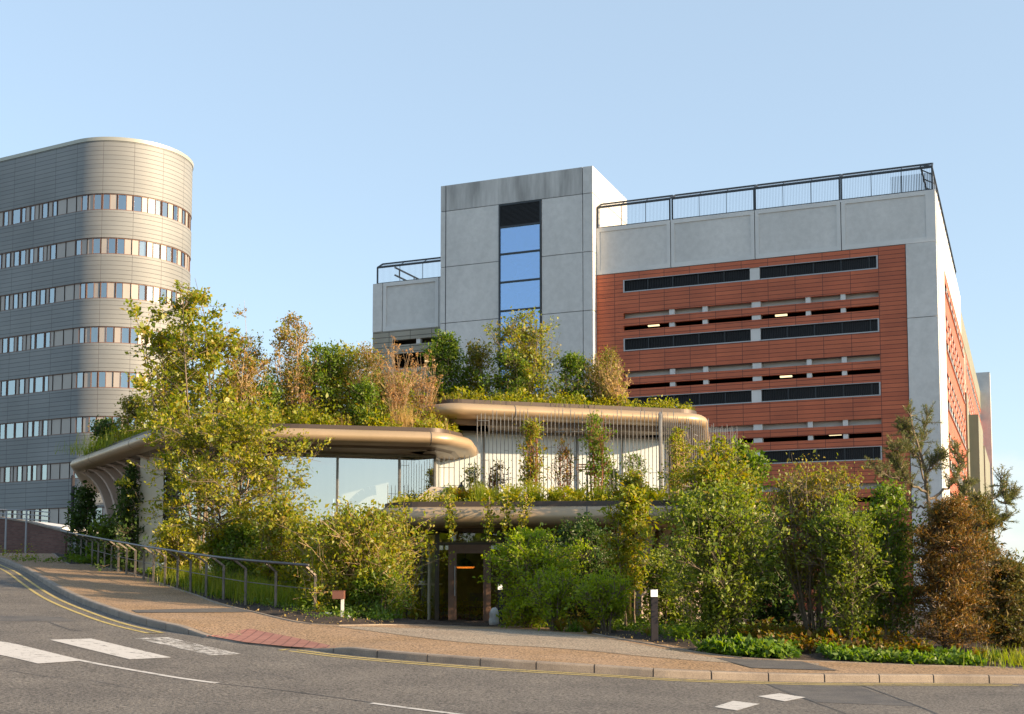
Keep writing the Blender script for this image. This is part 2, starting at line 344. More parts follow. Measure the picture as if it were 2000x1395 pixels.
#@@STRUCTURE
# ------------------------------------------------------------------ ground, road, pavement, kerb
def sheet(name, xs, ys, zf, m):
    V = [(x, y, zf(x, y)) for y in ys for x in xs]; n = len(xs)
    Fc = [(j*n+i, j*n+i+1, (j+1)*n+i+1, (j+1)*n+i) for j in range(len(ys)-1) for i in range(n-1)]
    me = bpy.data.meshes.new(name); me.from_pydata(V, [], Fc); me.update()
    return tagk(link(name, me, m, smooth=True), 'structure')
far = [-6000,-2500,-1000,-400,-200,-120,-80]; 
xs = far+[x for x in range(-60, 61, 5)]+[-x for x in far[::-1]]
sheet('ground', xs, xs[:7]+[y for y in range(-60, 121, 5)]+[160,240,400,1000,2500,6000], lambda x, y: h(x, y)-.35 if abs(x) < 75 and -61 < y < 110 else h(x, y)-.2, GRND)
sheet('road', np.arange(-58, 46.1, .5), np.arange(-14, 84.1, .5), h, ASPH)

kpx = [(-40,1086),(1.6,1097),(20,1105),(50,1118),(82,1138),(115,1158),(148,1174.5),(198,1194),(264,1216),(340,1234),(396,1244.5),(495,1260),(594,1268.6),(679,1279),(771.5,1288),(873,1296),(981.5,1304),(1088,1310.5),(1205,1317.5),(1300,1323.8),(1441,1329),(1555,1332),(1665,1333),(1765,1333.5),(1860,1334),(1945,1335),(2060,1336)]
K = [drop(*p) for p in kpx]; K = catmull(K, 6); K = resample([(p.x, p.y) for p in K], step=.2)
def tangents(P):
    T = np.gradient(P, axis=0); return T/np.linalg.norm(T, axis=1)[:, None]
KT = tangents(K); KN = np.stack([-KT[:, 1], KT[:, 0]], 1)        # left of travel = away from the road
kerbpix = 1000+FPX*K[:, 0]/K[:, 1]
def kerb_h(px): return .032+.098*(1-sm(340, 420, px))+.098*sm(610, 690, px) if px < 1000 else .13
KH = np.array([kerb_h(p) for p in kerbpix])
K2 = K+KN*.15
def pavoff(x, y):
    d = np.hypot(K2[:, 0]-x, K2[:, 1]-y); i = int(d.argmin())
    return KH[i]+(.13-KH[i])*sm(0, 2.0, d[i])-.006
bpx = [(60,1079),(109,1085),(165,1101),(231,1113.5),(284,1128),(330,1145),(379.6,1161),(429,1179.5),(495,1195),(561,1211),(600,1218),(640,1220.5),(700,1221),(850,1221.5),(1000,1222),(1075,1224),(1130,1232),(1200,1246),(1277,1259),(1350,1272),(1430,1283),(1500,1288),(1640,1293),(1780,1299),(1900,1302),(2060,1307)]
B = [drop(px, py, .13) for px, py in bpx]; B = resample([(p.x, p.y) for p in catmull(B, 5)], n=240)
A = resample(K2, n=240)
def loft(name, A, B, m, zf, n=20, kind='structure', ts=None):
    rows = []
    for t in (ts if ts is not None else np.linspace(0, 1, n)):
        P = A*(1-t)+B*t; rows.append([(x, y, zf(x, y)) for x, y in P])
    return tagk(MB().grid(rows).build(name, m, smooth=True), kind)
pz = lambda x, y: h(x, y)+pavoff(x, y)
loft('pavement', A, B, PAVE, pz, n=26)
# grey-toned apron in front of the entrance and round to the right
gp = [(640,1222.3),(700,1224),(850,1228),(1000,1229),(1100,1236),(1200,1250),(1300,1268),(1420,1287),(1600,1295)]
gq = [(655,1223.5),(760,1237),(860,1250),(950,1258),(1060,1264),(1160,1272),(1260,1282),(1400,1293),(1600,1302)]
def pxloft(name, top, bot, m, off=.006, n=8, k=5, zfun=None, pav=True):
    o0 = .13 if pav else 0
    Pa = resample([(p.x, p.y) for p in catmull([drop(a, b, o0) for a, b in top], k)], n=len(top)*8)
    Pb = resample([(p.x, p.y) for p in catmull([drop(a, b, o0) for a, b in bot], k)], n=len(top)*8)
    zf = (lambda x, y: pz(x, y)+off) if pav else (lambda x, y: h(x, y)+off)
    return loft(name, Pa, Pb, m, zf, n=n)
pxloft('paved_apron', gp, gq, PAVE2, n=10)
def tact_pts(pts): return [(p.x, p.y) for p in pts]
ta = [(403,1236.5),(488,1227),(575,1242),(662,1257)]; tb = [(406,1240.5),(480,1253.5),(560,1261.5),(640,1266.5)]
Pa = resample(tact_pts([drop(a, b, .1) for a, b in ta]), n=30); Pb = resample(tact_pts([drop(a, b, .045) for a, b in tb]), n=30)
loft('tactile_paving', Pa, Pb, TACT, lambda x, y: pz(x, y)+.008, n=12)
pxloft('asphalt_patch', [(257,1192),(360,1189.5),(462,1188),(482,1192)], [(268,1197),(360,1196.5),(440,1196),(495,1195.5)], ASPH2, off=.009)
pxloft('asphalt_patch', [(1394,1284.5),(1450,1287),(1510,1290),(1565,1292)], [(1470,1305),(1530,1307),(1590,1308.6),(1639,1310)], ASPH2, off=.010)
# planting bed rising behind the back edge of the pavement
def bedz(x, y):
    n = .03*math.sin(3.1*x+1.7*y)+.025*math.sin(5.3*y-2.2*x)+.02*math.sin(9*x+4*y); return h(x, y)+.13+n
Bf = B+np.array([2.5, 26.]); Bf[:, 0] += np.linspace(0, 5, len(Bf))
rows = []
for t in np.r_[0, .004, .01, np.linspace(.02, .5, 60), .7, 1.]:
    P = B*(1-t)+Bf*t; k = min(1, t/.01)
    rows.append([(x, y, h(x, y)+.10*(1-k)+(bedz(x, y)-h(x, y))*k) for x, y in P])
tagk(MB().grid(rows).build('planting_bed', SOIL, smooth=True), 'structure')
# thin concrete edging along the back of the pavement
mb = MB(); BT = tangents(B); BN = np.stack([-BT[:, 1], BT[:, 0]], 1)
e = [[], [], [], []]
for i, (p, q) in enumerate(zip(B, BN)):
    z = h(*p)
    for k, (o, dz) in enumerate(((-.03, .10), (-.03, .14), (.03, .14), (.03, .05))):
        e[k].append((p[0]+q[0]*o, p[1]+q[1]*o, z+dz))
tagk(MB().grid(e).build('pavement_edging', KERB), 'structure')
# kerb stones with real joints
mb = MB(); arc = np.r_[0, np.cumsum(np.linalg.norm(np.diff(K, axis=0), axis=1))]
s0 = .3
while s0+.9 < arc[-1]:
    rows = []
    for s in np.linspace(s0, s0+.898, 6):
        i = np.interp(s, arc, np.arange(len(arc))); i0 = int(i); f = i-i0; i1 = min(i0+1, len(K)-1)
        p = K[i0]*(1-f)+K[i1]*f; q = KN[i0]; kh = KH[i0]*(1-f)+KH[i1]*f; z = h(*p)
        rows.append([(p[0]+q[0]*o, p[1]+q[1]*o, z+dz) for o, dz in ((0, -.1), (.008, kh-.03), (.02, kh-.008), (.045, kh), (.15, kh), (.15, -.1))])
    mb.grid(rows); mb.f.append(tuple(len(mb.v)-6+k for k in range(6))); mb.f.append(tuple(len(mb.v)-36+k for k in range(6))[::-1])
    s0 += .92
tagk(mb.build('kerb', KERB), 'structure')
rows = [[(p[0]+q[0]*o, p[1]+q[1]*o, h(*p)+dz*kh) for p, q, kh in zip(K, KN, KH)] for o, dz in ((.018, 0), (.02, .86), (.16, .9))]
tagk(MB().grid(rows).build('kerb_bedding', JOINT), 'structure')

# painted markings
def ribbon(name, pxs, w, m, off=.006, edge=None):
    P = resample([(p.x, p.y) for p in catmull([drop(a, b) for a, b in pxs], 6)], step=.3); T = tangents(P); N = np.stack([-T[:, 1], T[:, 0]], 1)
    rows = [[(x, y, h(x, y)+off) for x, y in P+N*o] for o in (-w/2, w/2)]
    return tagk(MB().grid(rows).build(name, m), 'structure')
def klines(a, b, offs):
    I = [i for i in range(len(K)) if a <= kerbpix[i] <= b]
    for o in offs:
        P = K[I]-KN[I]*o; N = KN[I]
        yield [[(x, y, h(x, y)+.006) for x, y in P+N*d] for d in (-.042, .042)]
for r in klines(-20, 352, (.30, .58)): tagk(MB().grid(r).build('yellow_line', YELL), 'structure')
for r in klines(585, 1960, (.20, .40)): tagk(MB().grid(r).build('yellow_line', YELL), 'structure')
def endbar(px):
    i = int(np.abs(kerbpix-px).argmin()); lo, hi = (.26, .62) if px < 500 else (.16, .44)
    P = [K[i]-KN[i]*lo, K[i]-KN[i]*hi]; rows = [[(p[0]+KT[i][0]*d, p[1]+KT[i][1]*d, h(*p)+.008) for p in P] for d in (-.05, .05)]
    tagk(MB().grid(rows).build('yellow_line', YELL), 'structure')
endbar(353); endbar(584)
def patch(name, top, bot, m, off=.007):
    Pa = resample([tuple(drop(a, b))[:2] for a, b in top], n=12); Pb = resample([tuple(drop(a, b))[:2] for a, b in bot], n=12)
    return loft(name, Pa, Pb, m, lambda x, y: h(x, y)+off, n=8)
patch('zebra_stripe', [(-60,1246),(25,1257),(165,1291)], [(-60,1268),(20,1284),(74,1297)], WHITE_E)
patch('zebra_stripe', [(97,1250.4),(178,1248)], [(254,1288.7),(335,1285)], WHITE_E)
patch('zebra_stripe', [(261,1247),(330,1245.5)], [(412,1281),(472,1278.5)], WORN)
ribbon('give_way_line', [(155,1290),(200,1299),(280,1313),(350,1325),(424,1335)], .1, WHITE_E)
ribbon('give_way_line', [(725,1374),(800,1384),(905,1397),(1000,1408)], .1, WHITE_E)
patch('white_road_marking', [(1480,1361),(1522,1355)], [(1533,1371),(1574,1363)], WHITE_E)
patch('white_road_marking', [(1395,1382),(1432,1370)], [(1440,1389),(1484,1376)], WHITE_E)
ribbon('road_joint', [(424,1335.5),(560,1350),(700,1369),(840,1390),(950,1404)], .028, JOINT, off=.005)
ribbon('road_joint', [(1490,1334),(1540,1352),(1600,1375),(1660,1397)], .02, JOINT, off=.005)
ribbon('road_joint', [(1668,1334),(1720,1352),(1800,1382),(1840,1400)], .03, JOINT, off=.005)
ribbon('road_crack', [(20,1310),(90,1322),(180,1330),(260,1345),(330,1347)], .016, JOINT, off=.005)
ribbon('road_crack', [(95,1215),(130,1228),(160,1233)], .03, JOINT, off=.005)
ribbon('road_crack', [(430,1308),(520,1316),(600,1331)], .012, JOINT, off=.005)
patch('dark_road_strip', [(1495,1336),(1668,1336.5)], [(1590,1372),(1790,1380)], ASPH2, off=.003)  # strip of the road in a darker tone, between two joints
patch('dark_road_strip', [(-60,1203),(60,1203),(120,1206)], [(-60,1213),(60,1214),(150,1214)], ASPH2, off=.003)

# ------------------------------------------------------------------ hospital tower
HC = Vector((-34.85, 111.0)); HR = 5.75; tdir = Vector((-.88, .475)).normalized(); nA = Vector((-.475, -.88)).normalized()
a0 = math.atan2(nA.y, nA.x)
def hpath(u):
    if u < 0: p = HC+nA*HR+tdir*(-u); return p, nA
    if u <= math.pi*HR:
        a = a0+u/HR; n = Vector((math.cos(a), math.sin(a))); return HC+n*HR, n
    return HC-nA*HR+tdir*(u-math.pi*HR), -nA
tower = thing('hospital_tower', 'silver clad multistorey tower with rounded end and ribbon window bands, at the left', 'building', (HC.x, HC.y, h(HC.x, HC.y)))
z379 = 105.4*ray(160, 378.5)[1]; PIT = 105.4*(ray(160, 378.5)[1]-ray(160, 813)[1])/5; WH = 1.44; ZTOP = 105.2*ray(200, 268)[1]
bands = [(z379-PIT*k-WH, z379-PIT*k) for k in range(9)]
U = np.r_[np.arange(-40, 0, 1.3), np.linspace(0, math.pi*HR, 48), np.linspace(math.pi*HR+2, math.pi*HR+30, 8)]
def strip(zs, off, m, name, parent=tower, U=U, smooth=True):
    me = bpy.data.meshes.new(name); V = []; UV = []
    for u in U:
        p, n = hpath(u)
        for z, o in zs: V.append((p.x+n.x*(off+o), p.y+n.y*(off+o), z)); UV.append((u, z-ZTOP))
    k = len(zs); Fc = [(i*k+j, (i+1)*k+j, (i+1)*k+j+1, i*k+j+1) for i in range(len(U)-1) for j in range(k-1)]
    me.from_pydata(V, [], Fc); uvl = me.uv_layers.new(name='UVMap')
    for lp in me.loops: uvl.data[lp.index].uv = UV[lp.vertex_index]
    me.update(); o = link(name, me, m, parent, smooth=True); me.set_sharp_from_angle(angle=R(35)); return o
prev = ZTOP
for z0, z1 in bands:
    strip([(z1, -.18), (z1, 0), (prev, 0)] if prev == ZTOP else [(z1, -.18), (z1, 0), (prev, 0), (prev, -.18)], 0, CLAD, 'wall')
    prev = z0
strip([(-1.5, 0), (prev, 0), (prev, -.18)], 0, CLAD, 'wall')
strip([(ZTOP-.28, 0), (ZTOP-.28, .06), (ZTOP+.02, .10), (ZTOP+.06, -.3), (ZTOP-.4, -.35)], 0, COPE, 'roof_coping')
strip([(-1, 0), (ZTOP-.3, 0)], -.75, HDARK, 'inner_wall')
roof = MB().poly([(p.x, p.y, ZTOP-.35) for p in [hpath(u)[0]-hpath(u)[1]*.1 for u in U]]).build('roof', ALU, tower)
rnd = random.Random(5); wl = []; infs = []; mb_frm = MB()
for bi, (z0, z1) in enumerate(bands):
    u = -15.0
    while u < 15.5:
        w = 1.15 if u < -.2 else 1.3
        gwid = rnd.choice([.55, .62, .7]) ; side = rnd.random() < .5
        if u < -2.0 and rnd.random() < .15: gwid = w-.12
        g0 = u+.06 if side else u+w-gwid-.06; g1 = g0+gwid
        wide_inf = -2.4 < u < -.2
        if not wide_inf: wl.append((z0, z1, g0, g1, rnd.random(), u < -.2))
        cuts = [u, g0, g1, u+w] if not wide_inf else [u, u+w]
        for c0, c1 in ([(u, g0), (g1, u+w)] if not wide_inf else [(u, u+w)]):
            if c1-c0 > .08:
                a, b = hpath(c0+.03), hpath(c1-.03)
                infs.append(MB()); infs[-1].poly([(a[0].x-a[1].x*.1, a[0].y-a[1].y*.1, z0), (b[0].x-b[1].x*.1, b[0].y-b[1].y*.1, z0), (b[0].x-b[1].x*.1, b[0].y-b[1].y*.1, z1), (a[0].x-a[1].x*.1, a[0].y-a[1].y*.1, z1)])
        for c in set(cuts):
            p, n = hpath(c); q = p-n*.08; mb_frm.bar((q.x, q.y, z0), (q.x, q.y, z1), .05)
        u += w
    for zz in (z0+.04, z1-.04):
        for uu in np.arange(-15, 15.4, .65):
            a, b = hpath(uu), hpath(uu+.65); mb_frm.bar((a[0].x-a[1].x*.09, a[0].y-a[1].y*.09, zz), (b[0].x-b[1].x*.09, b[0].y-b[1].y*.09, zz), .07)

infs.sort(key=lambda q: -q.v[0][0]); mb_inf = MB()
for q in infs[100:]: mb_inf.poly(q.v)
for q in infs[:100]: q.build('infill_panel', INFL, tower)
tagk(mb_inf.build('infill_panel', INFL, tower), 'stuff'); mb_frm.build('window_frame', FRAME, tower)
rest = MB()
def pane(mbx, z0, z1, g0, g1, o=.12):
    a, b = hpath(g0+.02), hpath(g1-.02)
    mbx.poly([(a[0].x-a[1].x*o, a[0].y-a[1].y*o, z0), (b[0].x-b[1].x*o, b[0].y-b[1].y*o, z0), (b[0].x-b[1].x*o, b[0].y-b[1].y*o, z1), (a[0].x-a[1].x*o, a[0].y-a[1].y*o, z1)])
wl.sort(key=lambda q: -(3 if not q[5] and -1 < q[2] < 9.5 and q[0] > 12 else (2 if q[2] > -5.5 and q[2] < 9.5 else 1)))
curt = MB()
for i, (z0, z1, g0, g1, rr, left) in enumerate(wl):
    if rr < (.45 if left else .22):            # drawn curtain behind the glass, full or half width
        f = 1 if rr < .2 else .5; pane(curt, z0, z1, g0, g0+(g1-g0)*f, .22)
    if i < 100: m1 = MB(); pane(m1, z0, z1, g0, g1); m1.build('window', HG1, tower)
    else: pane(rest, z0, z1, g0, g1)
tagk(rest.build('window', HG1, tower), 'stuff'); curt.build('curtain', HG2, tower)

# ------------------------------------------------------------------ car park
CP = at(1826, 372, 60); ux = Vector((.925, -.38)).normalized()
carp = thing('car_park', 'multistorey car park with terracotta panels, concrete parapet and stair tower', 'building', (CP.x, CP.y, -.86), math.atan2(ux.y, ux.x))
ZB = .86                                              # local z = height above the car park's base
def Z(z): return z+ZB
def wallpieces(xa, xb, z0, z1, holes, y0, y1, name, m, axis='x'):
    """wall of full-width bands between rows of openings; holes = [(za, zb, xa, xb)] sorted top down"""
    mb = MB(); zt = z1
    def bx(a, b, c, d):
        if axis == 'x': mb.box(a, b, y0, y1, Z(c), Z(d))
        else: mb.box(y0, y1, a, b, Z(c), Z(d))
    for za, zb, ha, hb in holes:
        if za < z0: continue
        bx(xa, xb, zb, zt); bx(xa, ha, za, zb); bx(hb, xb, za, zb); zt = za
    bx(xa, xb, z0, zt)
    return mb.build(name, m, carp, world=False)
rows_ = []
for k in range(6):
    b = 16.04-3.165*k
    rows_ += [('louvre', b, b+.66), ('slot', b-1.42, b-1.12), ('slot', b-2.06, b-1.82)]
rows_ = [r for r in rows_ if r[1] > .2]
wallpieces(-17.4, -1.45, -1.2, 17.11, [(a, b, -15.9, -2.76) for _, a, b in rows_], -.04, .2, 'terracotta_wall', TERR)
# front pilaster and parapet panels with ribs
MB().box(-1.42, 0, -.12, .5, Z(-1.2), Z(13.4)).build('pilaster', CONC, carp, world=False)
MB().box(-1.42, 0, -.12, .5, Z(13.43), Z(17.10)).build('pilaster', CONC, carp, world=False)
bays = [(-17.4, -13.3), (-13.26, -8.85), (-8.81, -4.52), (-4.48, 0.0)]
for a, b in bays:
    MB().box(a, b, 0, .35, Z(17.14), Z(19.7)).build('parapet_panel', CONC, carp, world=False)
    m1 = MB(); t = .24
    m1.box(a, b, -.04, 0, Z(17.14), Z(17.14)+t).box(a, b, -.04, 0, Z(19.7)-t*.9, Z(19.7)).box(a, a+t*.8, -.04, 0, Z(17.14)+t, Z(19.7)-t*.9).box(b-t*.8 if b < -.1 else b-.45, b, -.04, 0, Z(17.14)+t, Z(19.7)-t*.9)
    m1.build('parapet_rib', CONCF, carp, world=False)
MB().box(-17.4, -.02, .05, .3, Z(16.9), Z(19.6)).build('inner_wall', JOINT, carp, world=False)
# piers inside the openings
piers = [(-13.4, -13.12), (-11.62, -11.36), (-9.05, -8.6), (-6.32, -6.08), (-4.6, -4.36)]
for kind, a, b in rows_:
    if b < 1.5: continue
    if kind == 'slot':
        for p0, p1 in piers: MB().box(p0, p1, .0, .35, Z(a), Z(b)).build('pier', CONCF, carp, world=False)
    else:
        MB().box(-9.12, -8.62, .0, .35, Z(a), Z(b)).build('pier', CONCF, carp, world=False)
        for x0, x1 in ((-15.9, -9.12), (-8.62, -2.76)):
            f = MB(); f.box(x0, x1, -.06, .02, Z(a)-.01, Z(a)+.045).box(x0, x1, -.055, .02, Z(b)-.02, Z(b)+.01).box(x0 if x0 < -10 else x1-.07, x0+.07 if x0 < -10 else x1, -.058, .02, Z(a), Z(b))
            lv = f.build('louvre_window', ALU, carp, world=False)
            n = int((x1-x0)/.09); g = MB()
            for i in range(n): g.box(x0+.05+i*.09, x0+.075+i*.09, .04, .10, Z(a)+.04, Z(b)-.02)
            g.box(x0+.03, x1-.03, .125, .14, Z(a)+.03, Z(b)-.01)
            g.build('louvre_blades', LOUV, lv, world=False)
            s = MB()
            for i in range(1, int((x1-x0)/1.36)+1): s.box(x0+i*1.36-.02, x0+i*1.36+.02, -.02, .05, Z(a)+.05, Z(b)-.03)
            s.build('mullion', STEEL, lv, world=False)
    if kind == 'slot' and (b-a) > .26: MB().box(-15.95, -2.7, .36, .5, Z(a)-.1, Z(b)+.12).build('upstand', CONCF, carp, world=False)
# decks and dark inside
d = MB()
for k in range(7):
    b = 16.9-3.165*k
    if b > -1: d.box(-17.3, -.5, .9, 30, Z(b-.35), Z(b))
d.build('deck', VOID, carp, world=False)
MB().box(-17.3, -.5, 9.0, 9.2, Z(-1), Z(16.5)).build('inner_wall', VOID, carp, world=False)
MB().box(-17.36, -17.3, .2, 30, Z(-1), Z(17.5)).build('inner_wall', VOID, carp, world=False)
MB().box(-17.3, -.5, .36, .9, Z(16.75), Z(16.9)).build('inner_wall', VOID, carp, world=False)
for x, y, z in ((-8.3, 2.4, 14.62), (-8.1, 2.4, 11.34), (-15.2, 2.2, 14.6), (-5.6, 2.2, 8.12)):
    MB().box(x, x+.62, y, y+.14, Z(z), Z(z)+.08).build('light_tube', TUBE, carp, world=False)
# right-hand side wall (sunlit)
rs = []
for k in range(6):
    b = 16.04-3.165*k; rs += [(b, b+.66), (b-1.42, b-1.12), (b-2.06, b-1.82)]
rs = [r for r in rs if r[0] > 0]
wallpieces(5.6, 27.5, -1.2, 17.1, [(a, b, 6.3, 26.4) for a, b in rs], -.2, 0.0, 'terracotta_side_wall', TERRY, axis='y')
wallpieces(30.2, 62, -1.2, 17.1, [(a, b, 31, 61) for a, b in rs[:9]], -.2, 0.0, 'terracotta_side_wall', TERRY, axis='y')
MB().box(-.3, .03, .5, 5.6, Z(-1.2), Z(17.1)).box(-.35, .03, .355, 24, Z(17.1), Z(19.7)).build('side_concrete', CONC, carp, world=False)
MB().box(-.35, .03, 24, 80, Z(17.1), Z(18.8)).build('side_parapet', GREENS, carp, world=False)
MB().box(-.3, .12, 27.5, 30.2, Z(-1.2), Z(13.8)).box(-.3, .0, 27.5, 30.2, Z(13.8), Z(17.1)).build('mesh_screen', GREENS, carp, world=False)
MB().box(.0, .75, 30.2, 40, Z(-1.2), Z(12.6)).box(.0, .7, 45, 60, Z(-1.2), Z(12.0)).build('mesh_screen', GREENS, carp, world=False)
MB().box(-.3, .3, 62, 84, Z(-1.2), Z(17.6)).box(-3, .9, 60.5, 62, Z(-1.2), Z(20.6)).build('stair_core', CONC, carp, world=False)
g = MB(); px_ = MB()
for a, b in rs:
    g.box(-.55, -.45, 6, 61, Z(a)-.1, Z(b)+.1)
    for y in np.arange(8.2, 61, 2.3): px_.box(-.22, .005, y, y+.35, Z(a), Z(b))
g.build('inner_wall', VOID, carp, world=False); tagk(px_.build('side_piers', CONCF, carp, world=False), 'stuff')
l = MB()
for k in range(5): l.box(-.05, .09, 6.3, 26.4, Z(16.0-3.165*k), Z(16.08-3.165*k))
l.build('side_sill', ALU, carp, world=False)
# stair tower
WA, WB = -22.88, -20.36
TA, TB_, TY = -26.45, -17.42, -.6
zj = [23.0, 21.5, 18.3, 15.1, 11.9, 8.7, 5.5, 2.3, -1.2]
MB().box(TA+.06, -22.95, TY+.08, 5.3, Z(-1.2), Z(22.8)).build('stair_core', JOINT, carp, world=False)
MB().box(-20.3, TB_-.06, TY+.08, 5.3, Z(-1.2), Z(22.8)).build('stair_core', JOINT, carp, world=False)
MB().box(-22.95, -20.3, TY+.25, 5.3, Z(21.6), Z(22.8)).build('stair_core', JOINT, carp, world=False)
for i in range(len(zj)-1):
    z1, z0 = zj[i], zj[i+1]+.035
    if i == 0:
        MB().box(TA, -22.9, TY, TY+.2, Z(z0), Z(z1)).build('concrete_panel', CONCS, carp, world=False); MB().box(-22.895, -18.0, TY, TY+.2, Z(z0), Z(z1)).build('concrete_panel', CONCS, carp, world=False)
    else:
        for a, b in ((TA, WA-.02), (WB+.02, -18.0)): MB().box(a, b, TY, TY+.2, Z(z0), Z(z1)).build('concrete_panel', CONC, carp, world=False)
    MB().box(-17.96, TB_, TY, 5.7, Z(z0), Z(z1)).build('concrete_panel', CONC, carp, world=False); MB().box(TA, TA+.3, TY+.2, 5.7, Z(z0), Z(z1)).build('concrete_panel', CONC, carp, world=False)
    MB().box(TA+.3, -17.96, 5.4, 5.7, Z(z0), Z(z1)).build('concrete_panel', CONC, carp, world=False)
MB().box(TA+.3, TA+.34, TY-.012, TY, Z(-1), Z(23)).build('panel_joint', JOINT, carp, world=False)
MB().tube([(TB_-.3, 1.0, Z(23.08)), (TB_-.3, 5.6, Z(23.08))], .07, 6).build('gutter_pipe', STEEL, carp, world=False)
zg = [20.2, 18.68, 17.1, 15.5, 13.9, 12.3, 10.7]
wf = MB(); w = .09
for x in (WA, WB-w): wf.box(x, x+w, TY-.05, TY+.1, Z(4), Z(21.5))
wf.box(WA+w, WB-w, TY-.05, TY+.1, Z(21.41), Z(21.5))
for z in zg: wf.box(WA+w, WB-w, TY-.045, TY+.1, Z(z)-.05, Z(z)+.05)
wfo = wf.build('stair_window', STEEL, carp, world=False)
for k in range(len(zg)-1):
    MB().box(WA+w, WB-w, TY+.0, TY+.03, Z(zg[k+1])+.05, Z(zg[k])-.05).build('pane', glassmat('stair_glass', tint=(.55,.75,1.0), refl=.5, body=(.5,.65,.85)) if k == 0 else bpy.data.materials['stair_glass'], wfo, world=False)
lb = MB()
for i in range(17): lb.box(WA+w, WB-w, TY-.02, TY+.05, Z(20.28)+i*.068, Z(20.28)+i*.068+.035)
lb.box(WA+w, WB-w, TY+.055, TY+.07, Z(20.2), Z(21.45)); lb.build('louvre_blades', LOUV, wfo, world=False)
st_ = MB()
for z in (18.9, 17.3, 15.7, 14.1): st_.box(WA, WB, TY+1.2, TY+2.6, Z(z)-.18, Z(z))
for z in (17.3, 15.7, 14.1): st_.bar((WA+.3, TY+1.0, Z(z)), (WB-.3, TY+1.0, Z(z)+1.5), .25, .12)
st_.box(WA, WB, TY+2.7, TY+2.8, Z(4), Z(21)); st_.build('stair_flight', CONCF, carp, world=False)
# lower left wing
MB().box(-31.1, TA-.02, .12, .4, Z(15.12), Z(17.96)).build('parapet_panel', CONC, carp, world=False); MB().box(-31.1, -30.5, 0.02, .12, Z(15.12), Z(17.96)).build('parapet_panel', CONC, carp, world=False)
m1 = MB(); m1.box(-30.45, -26.9, .05, .12, Z(15.12), Z(15.35)).box(-30.45, -26.9, .05, .12, Z(17.75), Z(17.96)).box(-30.45, -30.25, .05, .12, Z(15.35), Z(17.75)).box(-27.1, -26.9, .05, .12, Z(15.35), Z(17.75))
m1.build('parapet_rib', CONCF, carp, world=False)
hl = [(14.25, 14.55, -29.8, TA-.4), (12.9, 13.75, -29.8, TA-.4), (10.8, 11.2, -29.8, TA-.4)]
mb = MB(); zt = 15.1
for za, zb, ha, hb in hl:
    mb.box(-31.1, TA-.02, .05, .3, Z(zb), Z(zt)); mb.box(-31.1, ha, .05, .3, Z(za), Z(zb)); zt = za
mb.box(-31.1, TA-.02, .05, .3, Z(-1.2), Z(zt)); mb.build('beige_wall', BEIGE, carp, world=False)
MB().box(-28.3, -28.05, .1, .35, Z(14.25), Z(14.55)).build('pier', CONCF, carp, world=False)
MB().box(-31.1, TA, 6, 6.2, Z(-1), Z(15)).box(-31.1, TA, .3, 30, Z(14.6), Z(14.9)).box(-31.1, TA, .3, 30, Z(11.9), Z(12.2)).box(-31.1, -30.9, .3, 30, Z(-1), Z(17.9)).build('inner_wall', VOID, carp, world=False)
for x, z in ((-29.0, 13.7), (-27.2, 14.45), (-27.9, 13.5)): MB().box(x, x+.9, 2.6, 2.72, Z(z), Z(z)+.07).build('light_tube', TUBE, carp, world=False)
# safety cages of steel posts and wire mesh on the roof edge
def wire(name, nx, c=(.10,.11,.12), thin=.12):
    m, t, p, o = nt(name); p.inputs['Base Color'].default_value = c4(c); p.inputs['Roughness'].default_value = .5; p.inputs['Metallic'].default_value = .4
    tc = node(t, 'ShaderNodeTexCoord'); s = node(t, 'ShaderNodeSeparateXYZ'); t.links.new(tc.outputs['Object'], s.inputs[0])
    a = node(t, 'ShaderNodeMath', operation='ADD'); t.links.new(s.outputs['X'], a.inputs[0]); t.links.new(s.outputs['Y'], a.inputs[1])
    b = node(t, 'ShaderNodeMath', operation='MULTIPLY'); b.inputs[1].default_value = nx; f = node(t, 'ShaderNodeMath', operation='FRACT'); g = node(t, 'ShaderNodeMath', operation='LESS_THAN'); g.inputs[1].default_value = thin
    t.links.new(a.outputs[0], b.inputs[0]); t.links.new(b.outputs[0], f.inputs[0]); t.links.new(f.outputs[0], g.inputs[0])
    tr = node(t, 'ShaderNodeBsdfTransparent'); x = node(t, 'ShaderNodeMixShader'); t.links.new(g.outputs[0], x.inputs[0]); t.links.new(tr.outputs[0], x.inputs[1]); t.links.new(p.outputs[0], x.inputs[2]); t.links.new(x.outputs[0], o.inputs[0]); return m
WIRE = wire('weld_mesh', 13, thin=.14); WIRED = wire('dense_weld_mesh', 13, thin=.42)
